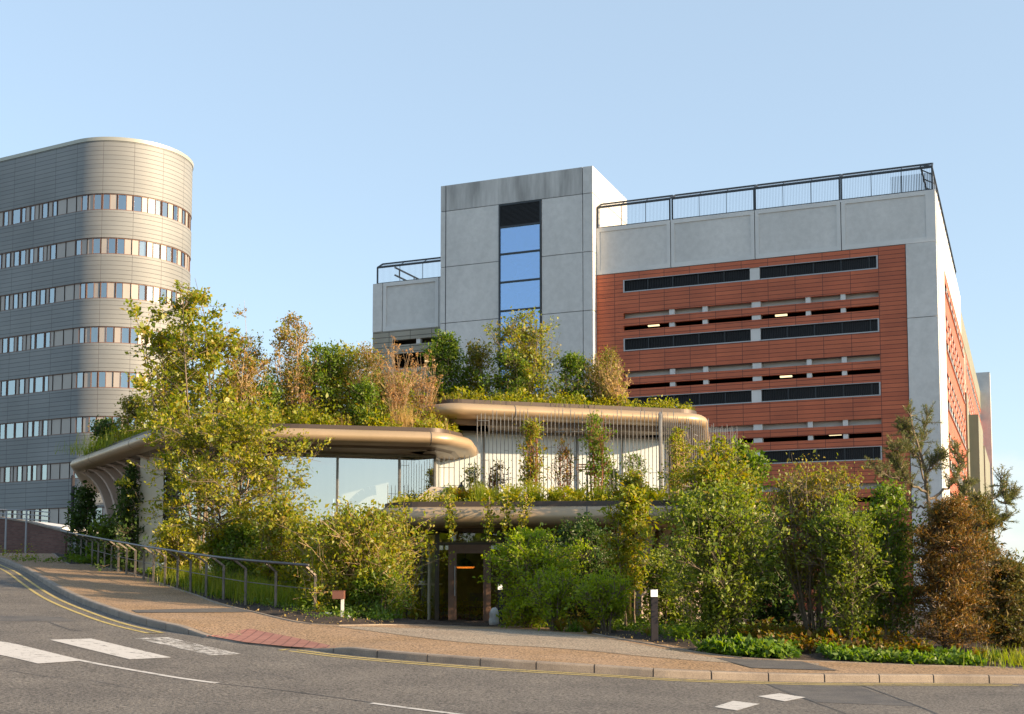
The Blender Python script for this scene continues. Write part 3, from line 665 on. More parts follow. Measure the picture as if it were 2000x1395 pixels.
def cage(xa, xb, zb, inner=2.4, endcap=False, wing=False):
    y0 = .08 if not wing else .2; hp = 1.18 if not wing else 1.0; ht = hp+.36; yi = y0+.62
    f = MB(); w = .075
    f.bar((xa, y0, zb+.03), (xb, y0, zb+.03), w); f.bar((xa, y0, zb+hp), (xb, y0, zb+hp), w*1.3); f.bar((xa, yi, zb+ht), (xb, yi, zb+ht), w)
    for x in (xa, xb): f.bar((x, y0, zb), (x, y0, zb+hp), w); f.bar((x, y0, zb+hp), (x, yi, zb+ht), w)
    n = max(2, round((xb-xa)/1.36))
    for i in range(1, n):
        x = xa+(xb-xa)*i/n; f.bar((x, y0, zb), (x, y0, zb+hp), .03); f.bar((x, y0, zb+hp), (x, yi, zb+ht), .03)
    o = f.build('safety_cage', STEEL, carp, world=False)
    m1 = MB().poly([(xa, y0, zb+.05), (xb, y0, zb+.05), (xb, y0, zb+hp), (xa, y0, zb+hp)]); m1.build('wire_mesh', WIRE, o, world=False)
    MB().poly([(xa, y0, zb+hp), (xb, y0, zb+hp), (xb, yi, zb+ht), (xa, yi, zb+ht)]).build('wire_mesh', WIRED, o, world=False)
    return o
for a, b in ((-17.36, -13.33), (-13.2, -8.86), (-8.8, -4.55), (-4.46, -.12)): cage(a, b, Z(19.7))
cage(-30.9, TA-.05, Z(17.96), wing=True)
e = MB(); e.bar((-.12, .08, Z(20.9)), (-.12, 22, Z(20.9)), .08); e.bar((-.7, .7, Z(21.24)), (-.7, 22, Z(21.24)), .08); e.bar((-.12, .08, Z(20.9)), (-.7, .7, Z(21.24)), .08)
for y in np.arange(1.5, 22, 1.5): e.bar((-.12, y, Z(19.7)), (-.12, y, Z(20.9)), .05); e.bar((-.12, y, Z(20.9)), (-.7, y, Z(21.24)), .05)
eo = e.build('safety_cage', STEEL, carp, world=False)
MB().poly([(-.12, .08, Z(19.75)), (-.12, 22, Z(19.75)), (-.12, 22, Z(20.9)), (-.12, .08, Z(20.9))]).poly([(-2.2, 1.6, Z(19.75)), (-.2, 1.6, Z(19.75)), (-.2, 1.6, Z(21.1)), (-2.2, 1.6, Z(21.1))]).build('wire_mesh', WIRED, eo, world=False)
s = MB()
for q in (0, .45): s.bar((-30.2, 1.0, Z(19.1-q)), (-27.4, 4.5, Z(17.6-q)), .08)
for k in range(5): s.bar((-30.0+k*.6, 1.2+k*.75, Z(19-k*.33)), (-30.0+k*.6, 1.2+k*.75, Z(18.55-k*.33)), .05)
s.build('ramp_railing', INFL, carp, world=False)

# ------------------------------------------------------------------ pavilion
pav = thing('pavilion', 'low curved pavilion with bronze rounded roof edges, glass walls and planted roofs', 'building', (-1, 38, -.85))
def rounded(pts, rads, seg=10):
    out = []
    n = len(pts)
    for i in range(n):
        p = Vector(pts[i]); r = rads[i]
        if r == 0: out.append(p); continue
        a = (Vector(pts[i-1])-p).normalized(); b = (Vector(pts[(i+1) % n])-p).normalized()
        ang = a.angle(b); dd = r/math.tan(ang/2)
        s, e = p+a*dd, p+b*dd; c = p+(a+b).normalized()*(r/math.sin(ang/2))
        va, vb = s-c, e-c; tot = va.angle_signed(vb)
        for k in range(seg+1):
            t = k/seg; q = va.copy(); q.rotate(Matrix.Rotation(-tot*t, 2)); out.append(c+q)
    return out
def ring(pts, off):
    """closed outline moved inwards by off (pts run counter-clockwise seen from above)"""
    n = len(pts); out = []
    for i in range(n):
        t = (pts[(i+1) % n]-pts[i-1]).normalized(); nrm = Vector((-t.y, t.x)); out.append(pts[i]+nrm*off)
    return out
def densify(pts, step=.8):
    out = []; n = len(pts)
    for i in range(n):
        a, b = pts[i], pts[(i+1) % n]; k = max(1, int((b-a).length/step))
        out += [a.lerp(b, j/k) for j in range(k)]
    return out
PROF0 = [(.30, -.02), (.16, -.02), (.0, -.06), (-.10, -.14), (-.16, -.25), (-.16, -.36), (-.10, -.47), (.02, -.545), (.2, -.585), (.45, -.60)]
def roofpart(pts, zt, soff=1.6, joints=5.0, ps=.8, sd_=.6):
    PROF = [(o, dz*ps if dz < -.03 else dz) for o, dz in PROF0]
    pts = densify(pts); n = len(pts)
    rings = [[(p.x, p.y, zt+dz) for p in ring(pts, o)] for o, dz in PROF]
    ft = MB().grid(rings, close=True).build('roof_edge', BRONZE, pav, smooth=True, sharp=50)
    fl = [[(p.x, p.y, zt+dz) for p in ring(pts, o)] for o, dz in ((.22, -.03), (.22, .12), (.30, .12), (.30, -.1))]
    MB().grid(fl, close=True).build('flashing', FLASH, pav)
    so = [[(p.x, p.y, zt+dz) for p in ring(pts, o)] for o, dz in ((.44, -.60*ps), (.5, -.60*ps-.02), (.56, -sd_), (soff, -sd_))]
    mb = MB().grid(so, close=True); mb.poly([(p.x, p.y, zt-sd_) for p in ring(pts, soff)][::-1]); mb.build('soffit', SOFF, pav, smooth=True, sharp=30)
    mb = MB().poly([(p.x, p.y, zt+.02) for p in ring(pts, .28)]); mb.build('roof_soil', SOIL, pav)
    # thin joints round the tube
    d = 0; jm = MB()
    for i in range(n):
        d += (pts[i]-pts[i-1]).length
        if d > joints:
            d = 0; t = (pts[(i+1) % n]-pts[i-1]).normalized()
            P = [ring(pts, o-.007)[i] for o, _ in PROF[1:9]]
            jm.grid([[(p.x+t.x*s, p.y+t.y*s, zt+q[1]+(.004 if q[1] > -.1 else 0)-(.004 if q[1] < -.5 else 0)) for p, q in zip(P, PROF[1:9])] for s in (-.013, .013)])
    jm.build('edge_joint', JOINT, pav)
    return pts
Z1, Z2, Z3 = 5.08, 6.2, 2.25      # top of the bronze edge: left wing, upper roof, entrance canopy
wing_px = [(146,895),(310,842),(520,832),(868,842),(908,853),(936,892)]
W = [atz(a, b, Z1) for a, b in wing_px]
wing = rounded([(-19.6, 58), W[0], (W[1][0]-.2, W[1][1]-.2), W[2], W[3], (W[4][0]+.1, W[4][1]), (W[5][0]+.3, 50), (-2, 62)], [1, .9, 2.5, 5, .9, .8, 2, 2])
if (sum(a.x*b.y-b.x*a.y for a, b in zip(wing, wing[1:]+wing[:1]))) < 0: wing = wing[::-1]
wing_d = roofpart(wing, Z1, ps=.78, sd_=.54)
up = [atz(842, 790, Z2), atz(880, 785, Z2), atz(1328, 807, Z2), atz(1360, 824, Z2)]
upper = rounded([(up[0][0]+.2, 52), (up[0][0]-.1, up[0][1]-.9), (up[2][0]+.75, up[2][1]-.2), (up[3][0]+1.8, 54)], [1, .9, 1.1, 2])
if (sum(a.x*b.y-b.x*a.y for a, b in zip(upper, upper[1:]+upper[:1]))) < 0: upper = upper[::-1]
roofpart(upper, Z2, soff=1.9, ps=.82, sd_=.66)
can = rounded([(-3.5, 44), (-3.62, 32.2), (4.6, 31.6), (7.4, 34.2), (8.6, 44)], [.5, 1.25, 2.2, 2.5, .5])
if (sum(a.x*b.y-b.x*a.y for a, b in zip(can, can[1:]+can[:1]))) < 0: can = can[::-1]
roofpart(can, Z3, soff=1.9, joints=4.2, ps=.93, sd_=.585)

# --- glass walls: panes as parts of the pavilion, mullions beneath their pane
def wallrun(pts, z0, z1, m, wid, mull=MULL, backing=None, name='glass_wall', transom=None, mw=.06):
    P = resample(pts, n=max(2, int(round(sum((Vector(b)-Vector(a)).length for a, b in zip(pts, pts[1:]))/wid))+1))
    for a, b in zip(P, P[1:]):
        o = MB().poly([(a[0], a[1], z0), (b[0], b[1], z0), (b[0], b[1], z1), (a[0], a[1], z1)]).build(name, m, pav)
        fr = MB().bar((b[0], b[1]-.03, z0), (b[0], b[1]-.03, z1), mw, .1)
        fr.bar((a[0], a[1]-.03, z1-.04), (b[0], b[1]-.03, z1-.04), .08, .08)
        if transom: fr.bar((a[0], a[1]-.03, transom), (b[0], b[1]-.03, transom), .06, .06)
        fr.build('mullion', mull, o)
gz = Z1-.53
gA = at(850, 900, 41.2); gB = at(780, 900, 40.9)
wallrun([(at(540,900,39.9).x, 39.9), (at(660,900,40.35).x, 40.35)], -1, gz, PGL, 2.0, mull=ROD)
wallrun([(at(660,900,40.35).x, 40.35), (at(781,900,40.85).x, 40.85)], -1, gz, PGL, 2.0, mull=ROD)
wallrun([(at(781,900,40.85).x, 40.85), (at(850,900,41.15).x, 41.15)], -1, gz, PGL, 1.2, mull=ROD)
wallrun([(at(850,900,41.15).x, 41.15), (-1.9, 47)], -1, gz, PGL, 2.0, mull=ROD)
wallrun([(at(290,950,42.2).x, 42.2), (at(400,950,40.3).x, 40.3), (at(540,900,39.9).x, 39.9)], -1, gz, PGL, 1.35)
bl = MB()
for (p0, y0), (p1, y1) in (((545, 42.0), (650, 42.2)), ((652, 42.4), (760, 42.8)), ((760, 43.0), (845, 43.3)), ((330, 43.6), (545, 42.0))):
    bl.poly([((p0-1000)/FPX*y0, y0, -1), ((p1-1000)/FPX*y1, y1, -1), ((p1-1000)/FPX*y1, y1, gz), ((p0-1000)/FPX*y0, y0, gz)])
bl.build('blind', BLIND, pav)
# inner arch seen through the glass
arch = MB(); c = at(722, 1005, 41.9)
P = [(c.x-1.35+1.55*(1-math.cos(t)), c.y, -.5+ (c.z+.55)*0+ 3.95*math.sin(t)**.8) for t in np.linspace(0.05, math.pi/2, 14)]
for a, b in zip(P, P[1:]): arch.bar(a, b, .12, .3)
arch.build('timber_arch', PLAS, pav)
# fins along the left face: curve out of the soffit and run down as deep blades
def fin(base, nrm, zt, dep=1.15, th=.2, zb=-1):
    n = Vector(nrm).normalized(); t = Vector((-n.y, n.x)); pr = []
    inner = dep+1.25
    for k in range(15):
        a = k/14*math.pi/2; pr.append((dep*(math.sin(a)), zt-2.7*(1-math.cos(a))))
    out = [(.15, zt+.02)]+[(.15+dep*math.sin(k/14*math.pi/2)*1.0, zt-2.3*(1-math.cos(k/14*math.pi/2))) for k in range(1, 15)]+[(dep+.10, zb)]
    inn = [(inner, zb), (inner, zt+.02)]
    poly = out+inn; mb = MB(); i = 0; N = len(poly)
    L_ = [(base[0]-n.x*o-t.x*th/2, base[1]-n.y*o-t.y*th/2, z) for o, z in poly]; R_ = [(base[0]-n.x*o+t.x*th/2, base[1]-n.y*o+t.y*th/2, z) for o, z in poly]
    mb.v = L_+R_; mb.f = [tuple(range(N)), tuple(range(2*N-1, N-1, -1))]+[(k, N+k, N+(k+1) % N, (k+1) % N) for k in range(N)]
    bmn = mb.build('curved_fin', PLAS, pav)
fl = Vector(W[0]); fr_ = Vector((W[1][0], W[1][1])); dv = (fr_-fl); nn = Vector((dv.y, -dv.x)).normalized()
fz = Z1-.53
for k in range(7):
    q = fl+dv*(.0+.12*k); fin((q.x, q.y), (nn.x, nn.y), fz)
q = fl-dv*.10-nn*2.3; q2 = fl+dv*.98-nn*2.3
MB().poly([(q.x, q.y, -1), (q2.x, q2.y, -1), (q2.x, q2.y, fz), (q.x, q.y, fz)]).poly([(q.x, q.y, -1), (q.x-2, q.y+9, -1), (q.x-2, q.y+9, fz), (q.x, q.y, fz)]).build('recess_wall', PLAS, pav)
MB().poly([(at(272, 1000, 41.6).x, 41.6, -1), (at(318, 1000, 41.2).x, 41.2, -1), (at(318, 1000, 41.2).x, 41.2, fz), (at(272, 1000, 41.6).x, 41.6, fz)]).build('cream_panel', CREAM, pav)
for px_i, D in ((1270, 33.2), (1300, 33.4), (1335, 33.8), (1375, 34.6)):
    q = at(px_i, 1000, D); fin((q.x, 31.9+(D-33.2)*1.1), (.15, -1), Z3-.56, dep=1.0)
# upper storey: frosted glass
ug = at(888, 830, 42.6), at(1290, 840, 44.6)
wallrun([(ug[0].x-.6, 42.3), (ug[1].x+.2, 44.4)], 2.2, Z2-.65, FROST, 1.55, name='frosted_pane', mw=.035, mull=ROD)
wallrun([(ug[1].x+.2, 44.4), (ug[1].x+.9, 50)], 2.2, Z2-.65, FROST, 1.55, name='frosted_pane', mw=.035, mull=ROD)
MB().box(-2.95, -2.7, 42.3, 42.5, 2.2, Z2-.8).box(ug[0].x-.75, ug[0].x-.6, 42.2, 42.5, 2.2, Z2-.8).build('post', MULL, pav)
MB().box(-2.95, 5.6, 48, 48.2, 2.2, Z2-.9).build('inner_wall', PLAS, pav)
# parapet wedge rising from the canopy's left end to the glass
a = at(800, 986, 34.0); b = at(842, 951, 35.2); c = at(873, 951, 35.6); d = at(905, 985, 34.6)
mb = MB(); mb.v = [tuple(a), tuple(b), tuple(c), tuple(d)]+[(p.x+.3, p.y+.8, p.z) for p in (a, b, c, d)]
mb.f = [(3,2,1,0), (4,5,6,7), (0,1,5,4), (1,2,6,5), (2,3,7,6), (3,0,4,7)]; mb.build('ramp_parapet', mat('buff_concrete', (.30,.25,.19), (.36,.30,.23), scale=1, rough=.8), pav)
# --- entrance
eg = Z3-.58; tz = at(940, 1062, 33.6).z; ez = -.86
YE = 33.6
def X(px, D=YE): return (px-1000)/FPX*D
def epane(x0, x1, z0, z1, y=YE, m=PGD, nm='glass_wall'): return MB().poly([(x0, y, z0), (x1, y, z0), (x1, y, z1), (x0, y, z1)]).build(nm, m, pav)
o = epane(X(858), X(983), tz+.03, eg); MB().box(X(852), X(983), YE-.05, YE+.05, tz-.03, tz+.03).box(X(850), X(858), YE-.06, YE+.08, ez, eg).box(X(981), X(985), YE-.06, YE+.05, ez, eg).build('mullion', MULL, o)
epane(X(858), X(876), ez, tz-.03); epane(X(959), X(981), ez, tz-.03)
for x0, x1 in ((985, 1110), (1110, 1235)):
    o = epane(X(x0), X(x1), ez, eg); MB().box(X(x1)-.03, X(x1)+.03, YE-.05, YE+.05, ez, eg).build('mullion', MULL, o)
o = MB().poly([(X(850), YE, ez), (X(850), YE, eg), (-3.0, 36.6, eg), (-3.0, 36.6, ez)]).build('glass_wall', PGD, pav)
MB().bar((X(850), YE-.03, tz), (-3.0, 36.6, tz), .05).build('mullion', MULL, o)
wallrun([(X(1235), YE), (5.4, 34.5), (7.0, 39)], ez, eg, PGD, 1.4)
dr = MB(); dr.box(X(876), X(886), YE-.09, YE+.06, ez, tz-.03).box(X(886), X(892), YE-.07, YE+.04, ez, tz-.14).box(X(949), X(959), YE-.09, YE+.06, ez, tz-.03).box(X(886), X(949), YE-.09, YE+.06, tz-.14, tz-.03).box(X(892), X(944), YE-.065, YE+.03, ez, ez+.14).box(X(944), X(949), YE-.07, YE+.04, ez, tz-.14).box(X(892), X(944), YE-.065, YE+.03, tz-.26, tz-.14)
door = dr.build('entrance_door', DOORF, pav)
MB().poly([(X(892), YE-.02, ez+.14), (X(944), YE-.02, ez+.14), (X(944), YE-.02, tz-.26), (X(892), YE-.02, tz-.26)]).build('pane', PGD, door)
MB().tube([(X(889), YE-.16, ez+.8), (X(889), YE-.16, ez+1.6)], .016, 8).bar((X(889), YE-.16, ez+.85), (X(889), YE-.06, ez+.85), .015).bar((X(889), YE-.16, ez+1.55), (X(889), YE-.06, ez+1.55), .015).build('handle', ALU, door)
MB().box(-3.2, 6.8, 33.7, 40.5, -1.2, -.845).build('floor_slab', FLOOR, pav)
MB().box(-3.1, 6.6, 40.3, 40.5, -.84, 1.4).box(-3.2, -3.05, 37, 40.3, -.84, 1.4).build('inner_wall', WARMINT, pav)
MB().box(X(836, 34.3), X(852, 34.3), 34.2, 34.6, -.84, 1.38).build('column', CREAM, pav)
t = thing('counter_table', 'long narrow pale counter shelf behind the glass left of the entrance door', 'counter', (-2.6, 35.2, -.845))
MB().box(-3.0, -1.95, 34.75, 35.25, .24, .29).build('tabletop', CREAM, t)
for x in (-2.95, -2.05): MB().box(x, x+.05, 34.95, 35.0, -.845, .24).build('leg', MULL, t)
t = thing('tea_light_holder', 'small white bowl standing on the counter behind the glass', 'bowl', (-2.5, 35, .29))
MB().tube([(-2.5, 35, .29), (-2.5, 35, .36)], [.06, .09], 12).build('bowl', WPLAS, t)
t = thing('pendant_lamp', 'dark dome pendant lamp with a glowing orange rim seen through the door glass', 'lamp', (X(909, 36.5), 36.5, .75))
cx = X(909, 36.5); MB().tube([(cx, 36.5, 1.38), (cx, 36.5, 1.02)], .012, 6).build('cord', STEEL, t)
MB().tube([(cx, 36.5, .75), (cx, 36.5, .82), (cx, 36.5, .95), (cx, 36.5, 1.03)], [.27, .26, .18, .03], 20, cap=False).build('lamp_shade', MULL, t, smooth=True)
MB().tube([(cx, 36.5, .745), (cx, 36.5, .775)], [.24, .275], 20).build('glow_rim', LAMPO, t)
for i, (x, lab) in enumerate(((-1.75, 'dark cafe chair behind the left side light of the entrance door'), (-1.0, 'dark cafe chair seen low through the entrance door glass'))):
    t = thing('cafe_chair', lab, 'chair', (x, 35.6, -.845), group='cafe chairs inside the entrance')
    MB().box(x-.2, x+.2, 35.4, 35.8, -.4, -.36).build('seat', DOORF, t)
    MB().box(x-.2, x+.2, 35.78, 35.82, -.2, .02).build('backrest', DOORF, t)
    for sx in (-1, 1):
        for sy in (0, 1): MB().bar((x+sx*.18, 35.42+sy*.37, -.36), (x+sx*.21, 35.38+sy*.44, -.845), .03).build('leg', DOORF, t)

# ------------------------------------------------------------------ rod screen on the terrace
rf = thing('rod_fence', 'screen of slender vertical steel rods round the planted terrace', 'fence', (1.2, 35, Z3+.02))
rr = random.Random(3); rods = []
for i in range(8): rods.append((at(857+i*10, 950, 36.2).x, 36.2, at(860, 889+rr.random()*6, 36.2).z))
n1 = 48
for i in range(n1):
    px = 932+i*(1290-932)/(n1-1); rods.append((at(px, 900, 35).x, 35.0+rr.uniform(-.02, .02), rr.uniform(4.95, 5.22)+.0))
n2 = 43; pE = (at(1440, 900, 38.6).x, 38.6); pS = rods[-1]
for i in range(1, n2+1):
    t_ = i/n2; rods.append((pS[0]*(1-t_)+pE[0]*t_, 35*(1-t_)+pE[1]*t_+math.sin(t_*math.pi)*.0, rr.uniform(4.9, 5.25)))
for i, (x, y, zt) in enumerate(rods):
    r_ = .0105 if i != 8+n1-1 else .05
    MB().tube([(x, y, Z3-.02), (x, y, zt-.08), (x, y, zt)], [r_, r_, .004], 6).build('rod', ROD, rf)
tm = MB()
for k in range(46):
    i = rr.randint(0, len(rods)-4); j = i+rr.choice([1, 2, 2, 3]); z = rr.uniform(3.0, 4.9)
    if j < 8: z = rr.uniform(3.0, 3.75)
    elif i < 8: continue
    a, b = rods[i], rods[j]; tm.bar((a[0], a[1]-.015, z), (b[0], b[1]-.015, z), .014)
tm.build('tie_bar', ROD, rf)
t = thing('picnic_bench', 'dark slatted bench and table on the terrace behind the rods', 'bench', (at(1150, 930, 38).x, 38, Z3+.02))
bx_ = at(1150, 930, 38).x; zt_ = at(1150, 922, 38).z
MB().box(bx_-.1, bx_+.9, 37.8, 38.3, zt_-.06, zt_).build('tabletop', DOORF, t)
MB().box(bx_-.35, bx_+.15, 38.5, 38.53, zt_+.1, zt_+.14).box(bx_-.35, bx_+.15, 38.5, 38.53, zt_+.18, zt_+.22).box(bx_-.35, bx_+.15, 38.5, 38.53, zt_+.26, zt_+.3).build('backrest', DOORF, t)
for x in (bx_-.05, bx_+.82): MB().bar((x, 38.05, zt_-.06), (x+.04, 38.05, Z3), .05).build('leg', MULL, t)
t = thing('terrace_urn', 'rounded black urn on the terrace beside the short rods', 'urn', (at(901, 970, 35.6).x, 35.6, Z3))
ux_ = at(901, 970, 35.6).x
MB().tube([(ux_, 35.6, Z3), (ux_, 35.6, Z3+.15), (ux_, 35.6, Z3+.4), (ux_, 35.6, Z3+.62), (ux_, 35.6, Z3+.78), (ux_, 35.6, Z3+.86)], [.12, .17, .19, .16, .1, .03], 16).build('body', BOLL, t, smooth=True)
MB().tube([(ux_, 35.6, Z3+.84), (ux_, 35.6, Z3+.9), (ux_, 35.6, Z3+.93)], [.03, .035, .01], 10).build('finial', BOLL, t)

# ------------------------------------------------------------------ handrail beside the rising path
posts_px = [617, 540, 481, 438, 404, 373.5, 348, 323.5, 301, 282, 265, 248, 232, 218.5, 205, 192.5, 180.5, 169, 158.5, 149.5, 141, 133.5]
pts = [Vector((X(617, 27.6), 27.6))]
for px in posts_px[1:]:
    a = (px-1000)/FPX; D = pts[-1].y
    while (Vector((a*D, D))-pts[-1]).length < 1.33 and D < 70: D += .02
    pts.append(Vector((a*D, D)))
hr = thing('handrail', 'dark tubular handrail on cranked steel posts beside the rising path', 'railing', (pts[0].x, pts[0].y, h(*pts[0])))
zg_ = [h(p.x, p.y)+.12 for p in pts]
top = []
for i, p in enumerate(pts):
    t = (pts[min(i+1, len(pts)-1)]-pts[max(i-1, 0)]).normalized(); n = Vector((t.y, -t.x))
    if n.x > 0: n = -n                                 # towards the path
    z = zg_[i]; q = p+n*.30
    MB().bar((p.x, p.y, z-.12), (p.x, p.y, z+.84), .055, .055).bar((p.x, p.y, z+.82), (q.x, q.y, z+1.03), .05, .045).build('post', HPOST, hr)
    top.append((q.x, q.y, z+1.05))
e = Vector(top[0])+(Vector(top[0])-Vector(top[1])).normalized()*.12
MB().tube([tuple(e)]+[tuple(v) for v in catmull(top, 3)], .032, 10).build('top_rail', HRAIL, hr, smooth=True)
MB().tube([(p.x, p.y, z+.52) for p, z in zip(pts, zg_)], .011, 6).build('lower_rail', HPOST, hr)

# ------------------------------------------------------------------ brick wall, grey barrier and lamp post at the far left
bw = thing('brick_wall', 'dark brown brick boundary wall with pale coping at the far left', 'wall', (at(0, 1075, 60).x, 60, at(0, 1075, 60).z), math.atan2(-1.2, 4))
wp = [(-60, 62.5), (0, 61), (60, 60), (128, 58.5)]; wt_px = [1009, 1012, 1022, 1040]; wb_px = [1078]*4
TL = [at(p, y, d) for (p, d), y in zip(wp, wt_px)]; BL = [Vector((v.x, v.y, h(v.x, v.y)-.4)) for v in TL]
mb = MB().grid([BL, TL]); mb.grid([TL, [Vector((v.x+.1, v.y+.35, v.z)) for v in TL]]); mb.grid([[Vector((v.x+.1, v.y+.35, v.z)) for v in TL], [Vector((v.x+.1, v.y+.35, v.z-4)) for v in TL]]); mb.grid([[BL[-1], TL[-1]], [BL[-1]+Vector((.1,.35,0)), TL[-1]+Vector((.1,.35,0))]]); mb.build('brickwork', BRICKW, bw)
mb = MB(); 
for a, b in zip(TL, TL[1:]): mb.bar(a+Vector((.05, .17, .035)), b+Vector((.05, .17, .035)), .42, .07)
mb.build('coping', KERB, bw)
t = thing('white_canopy', 'low white flat roof edge showing above the brick wall', 'canopy', (at(70, 1030, 66).x, 66, at(70, 1030, 66).z))
a = at(18, 1017, 66); b = at(121, 1034, 64)
mb = MB(); mb.v = [(a.x, a.y, a.z-.03), (b.x, b.y, b.z-.28), (b.x, b.y, b.z+.12), (a.x, a.y, a.z+.06)]; mb.v += [(x+1, y+3, z) for x, y, z in mb.v]; mb.f = [(0,1,2,3), (7,6,5,4), (3,2,6,7), (1,5,6,2), (0,4,5,1), (0,3,7,4)]
mb.build('fascia', WPLAS, t)
t = thing('pedestrian_barrier', 'grey steel railing on tall posts in front of the brick wall', 'railing', (at(12, 1074, 56).x, 56, h(at(12, 1074, 56).x, 56)))
for px in (12.5, 52):
    q = at(px, 1000, 56.5); MB().tube([(q.x, q.y, h(q.x, q.y)), (q.x, q.y, at(px, 998, 56.5).z)], .045, 8).build('post', WRAIL, t)
for y in (996, 1004, 1013):
    MB().tube([at(-40, y-2, 58), at(12, y, 57.5), at(52, y+1, 57.5), at(98, y+5, 57)], .028, 6).build('rail', WRAIL, t)
q = at(140, 1040, 57); t = thing('lamp_post', 'slim black post standing by the upper end of the handrail', 'post', (q.x, q.y, h(q.x, q.y)))
MB().tube([(q.x, q.y, h(q.x, q.y)), (q.x, q.y, h(q.x, q.y)+.6)], .13, 10).build('base', BOLL, t); MB().tube([(q.x, q.y, h(q.x, q.y)+.6), (q.x, q.y, at(140, 932, 57).z)], .085, 8).build('pole', BOLL, t)
MB().tube([(q.x, q.y, at(140, 932, 57).z), (q.x, q.y, at(140, 928, 57).z)], [.11, .06], 8).build('cap', BOLL, t)

# ------------------------------------------------------------------ small things by the path
def ground_at(x, y): return h(x, y)+.13
def bollard(px, py, D, lab, H=1.0, w=.13):
    x = X(px, D); z = ground_at(x, D); t = thing('bollard_light', lab, 'bollard', (x, D, z), group='bollard lights')
    MB().box(x-w/2, x+w/2, D-w/2, D+w/2, z-.05, z+H*.86).build('post', BOLL, t)
    MB().box(x-w/2+.005, x+w/2-.005, D-w/2+.005, D+w/2-.005, z+H*.86, z+H*.985).build('lens', LAMP, t)
    MB().box(x-w/2, x+w/2, D-w/2, D+w/2, z+H*.985, z+H).build('cap', WPLAS, t)
bollard(1277, 1252, 24.2, 'black bollard light with a square lit head on the bare soil')
bollard(977, 1218, 31.0, 'small bollard light half hidden in leaves right of the door', H=.98, w=.12)
D = 26.6; x = X(670, D); z = ground_at(x, D)
t = thing('marker_post', 'brown box fitting on a short white post at the bed edge', 'post', (x, D, z))
MB().box(x-.03, x+.03, D-.03, D+.03, z-.05, z+.4).build('post', WPLAS, t)
MB().box(x-.2, x+.04, D-.12, D+.12, z+.40, z+.56).box(x-.205, x+.045, D-.125, D+.125, z+.56, z+.575).build('box', BROWNB, t)
def rock(px, D, r, lab, sx=1, sz=1):
    x = X(px, D); z = ground_at(x, D); bm = bmesh.new(); bmesh.ops.create_icosphere(bm, subdivisions=3, radius=1); rg = random.Random(px)
    ph = [rg.uniform(0, 6) for _ in range(6)]
    for v in bm.verts:
        c = v.co; k = 1+.14*math.sin(3*c.x+ph[0])+.12*math.sin(4*c.y+ph[1])+.1*math.sin(5*c.z+ph[2])+.05*math.sin(9*c.x+7*c.z+ph[3])
        v.co = Vector((c.x*k*r*sx, c.y*k*r, c.z*k*r*sz))+Vector((x, D, z+r*sz*.6))
    me = bpy.data.meshes.new('rock'); bm.to_mesh(me); bm.free()
    o = link('rock', me, ROCK, None, smooth=True); o['label'] = lab; o['category'] = 'rock'
    return o
rock(965, 30.4, .16, 'white boulder beside the bollard light near the door', .8, 1.4)
rock(683, 26.6, .045, 'small white stone at the foot of the marker post')
rock(640, 27.2, .06, 'flat pale stone lying on the soil left of the marker post', 1.7, .6)

#@@PLANTS
# ------------------------------------------------------------------ plants
seedc = [100]
def nrm(v): return v/np.maximum(np.linalg.norm(v, axis=-1, keepdims=True), 1e-9)
def tubes_np(paths, sides):
    """paths: list of (points kx3, radii k); returns verts, faces"""
    V = []; Fq = []; base = 0
    for P, r in paths:
        k = len(P); T = nrm(np.gradient(P, axis=0)); up = np.array([0., 0, 1]) if abs(T[0, 2]) < .9 else np.array([0., 1, 0])
        a = nrm(np.cross(T, up)); b = np.cross(a, T); w = np.linspace(0, 2*np.pi, sides, endpoint=False)
        ring_ = P[:, None]+r[:, None, None]*(a[:, None]*np.cos(w)[None, :, None]+b[:, None]*np.sin(w)[None, :, None])
        V.append(ring_.reshape(-1, 3)); i = np.arange(k-1)[:, None]*sides; j = np.arange(sides)[None]; j2 = (j+1) % sides
        Fq.append(np.stack([base+i+j, base+i+j2, base+i+sides+j2, base+i+sides+j], -1).reshape(-1, 4)); base += k*sides
    return np.concatenate(V), np.concatenate(Fq)
def leaves_np(C, size, rg, width=.5, up=.3, axis=None, fold=.18):
    n = len(C); A = rg.normal(size=(n, 3)); A[:, 2] += up*.5
    if axis is not None: A = A*.55+axis
    A = nrm(A); N = rg.normal(size=(n, 3)); N[:, 2] += up*2.2; N += np.array([.55, -.55, .1])*rg.uniform(0, 2, n)[:, None];   # blades turn their faces to the light
    Bv = nrm(np.cross(A, N)); N = np.cross(Bv, A)
    s = (size*np.clip(rg.lognormal(-.08, .38, n), .35, 2.1))[:, None]
    V = np.stack([C, C+A*s*.45+Bv*s*width*.5+N*s*fold, C+A*s, C+A*s*.45-Bv*s*width*.5+N*s*fold], 1).reshape(-1, 3)
    return V, np.arange(4*n).reshape(-1, 4)
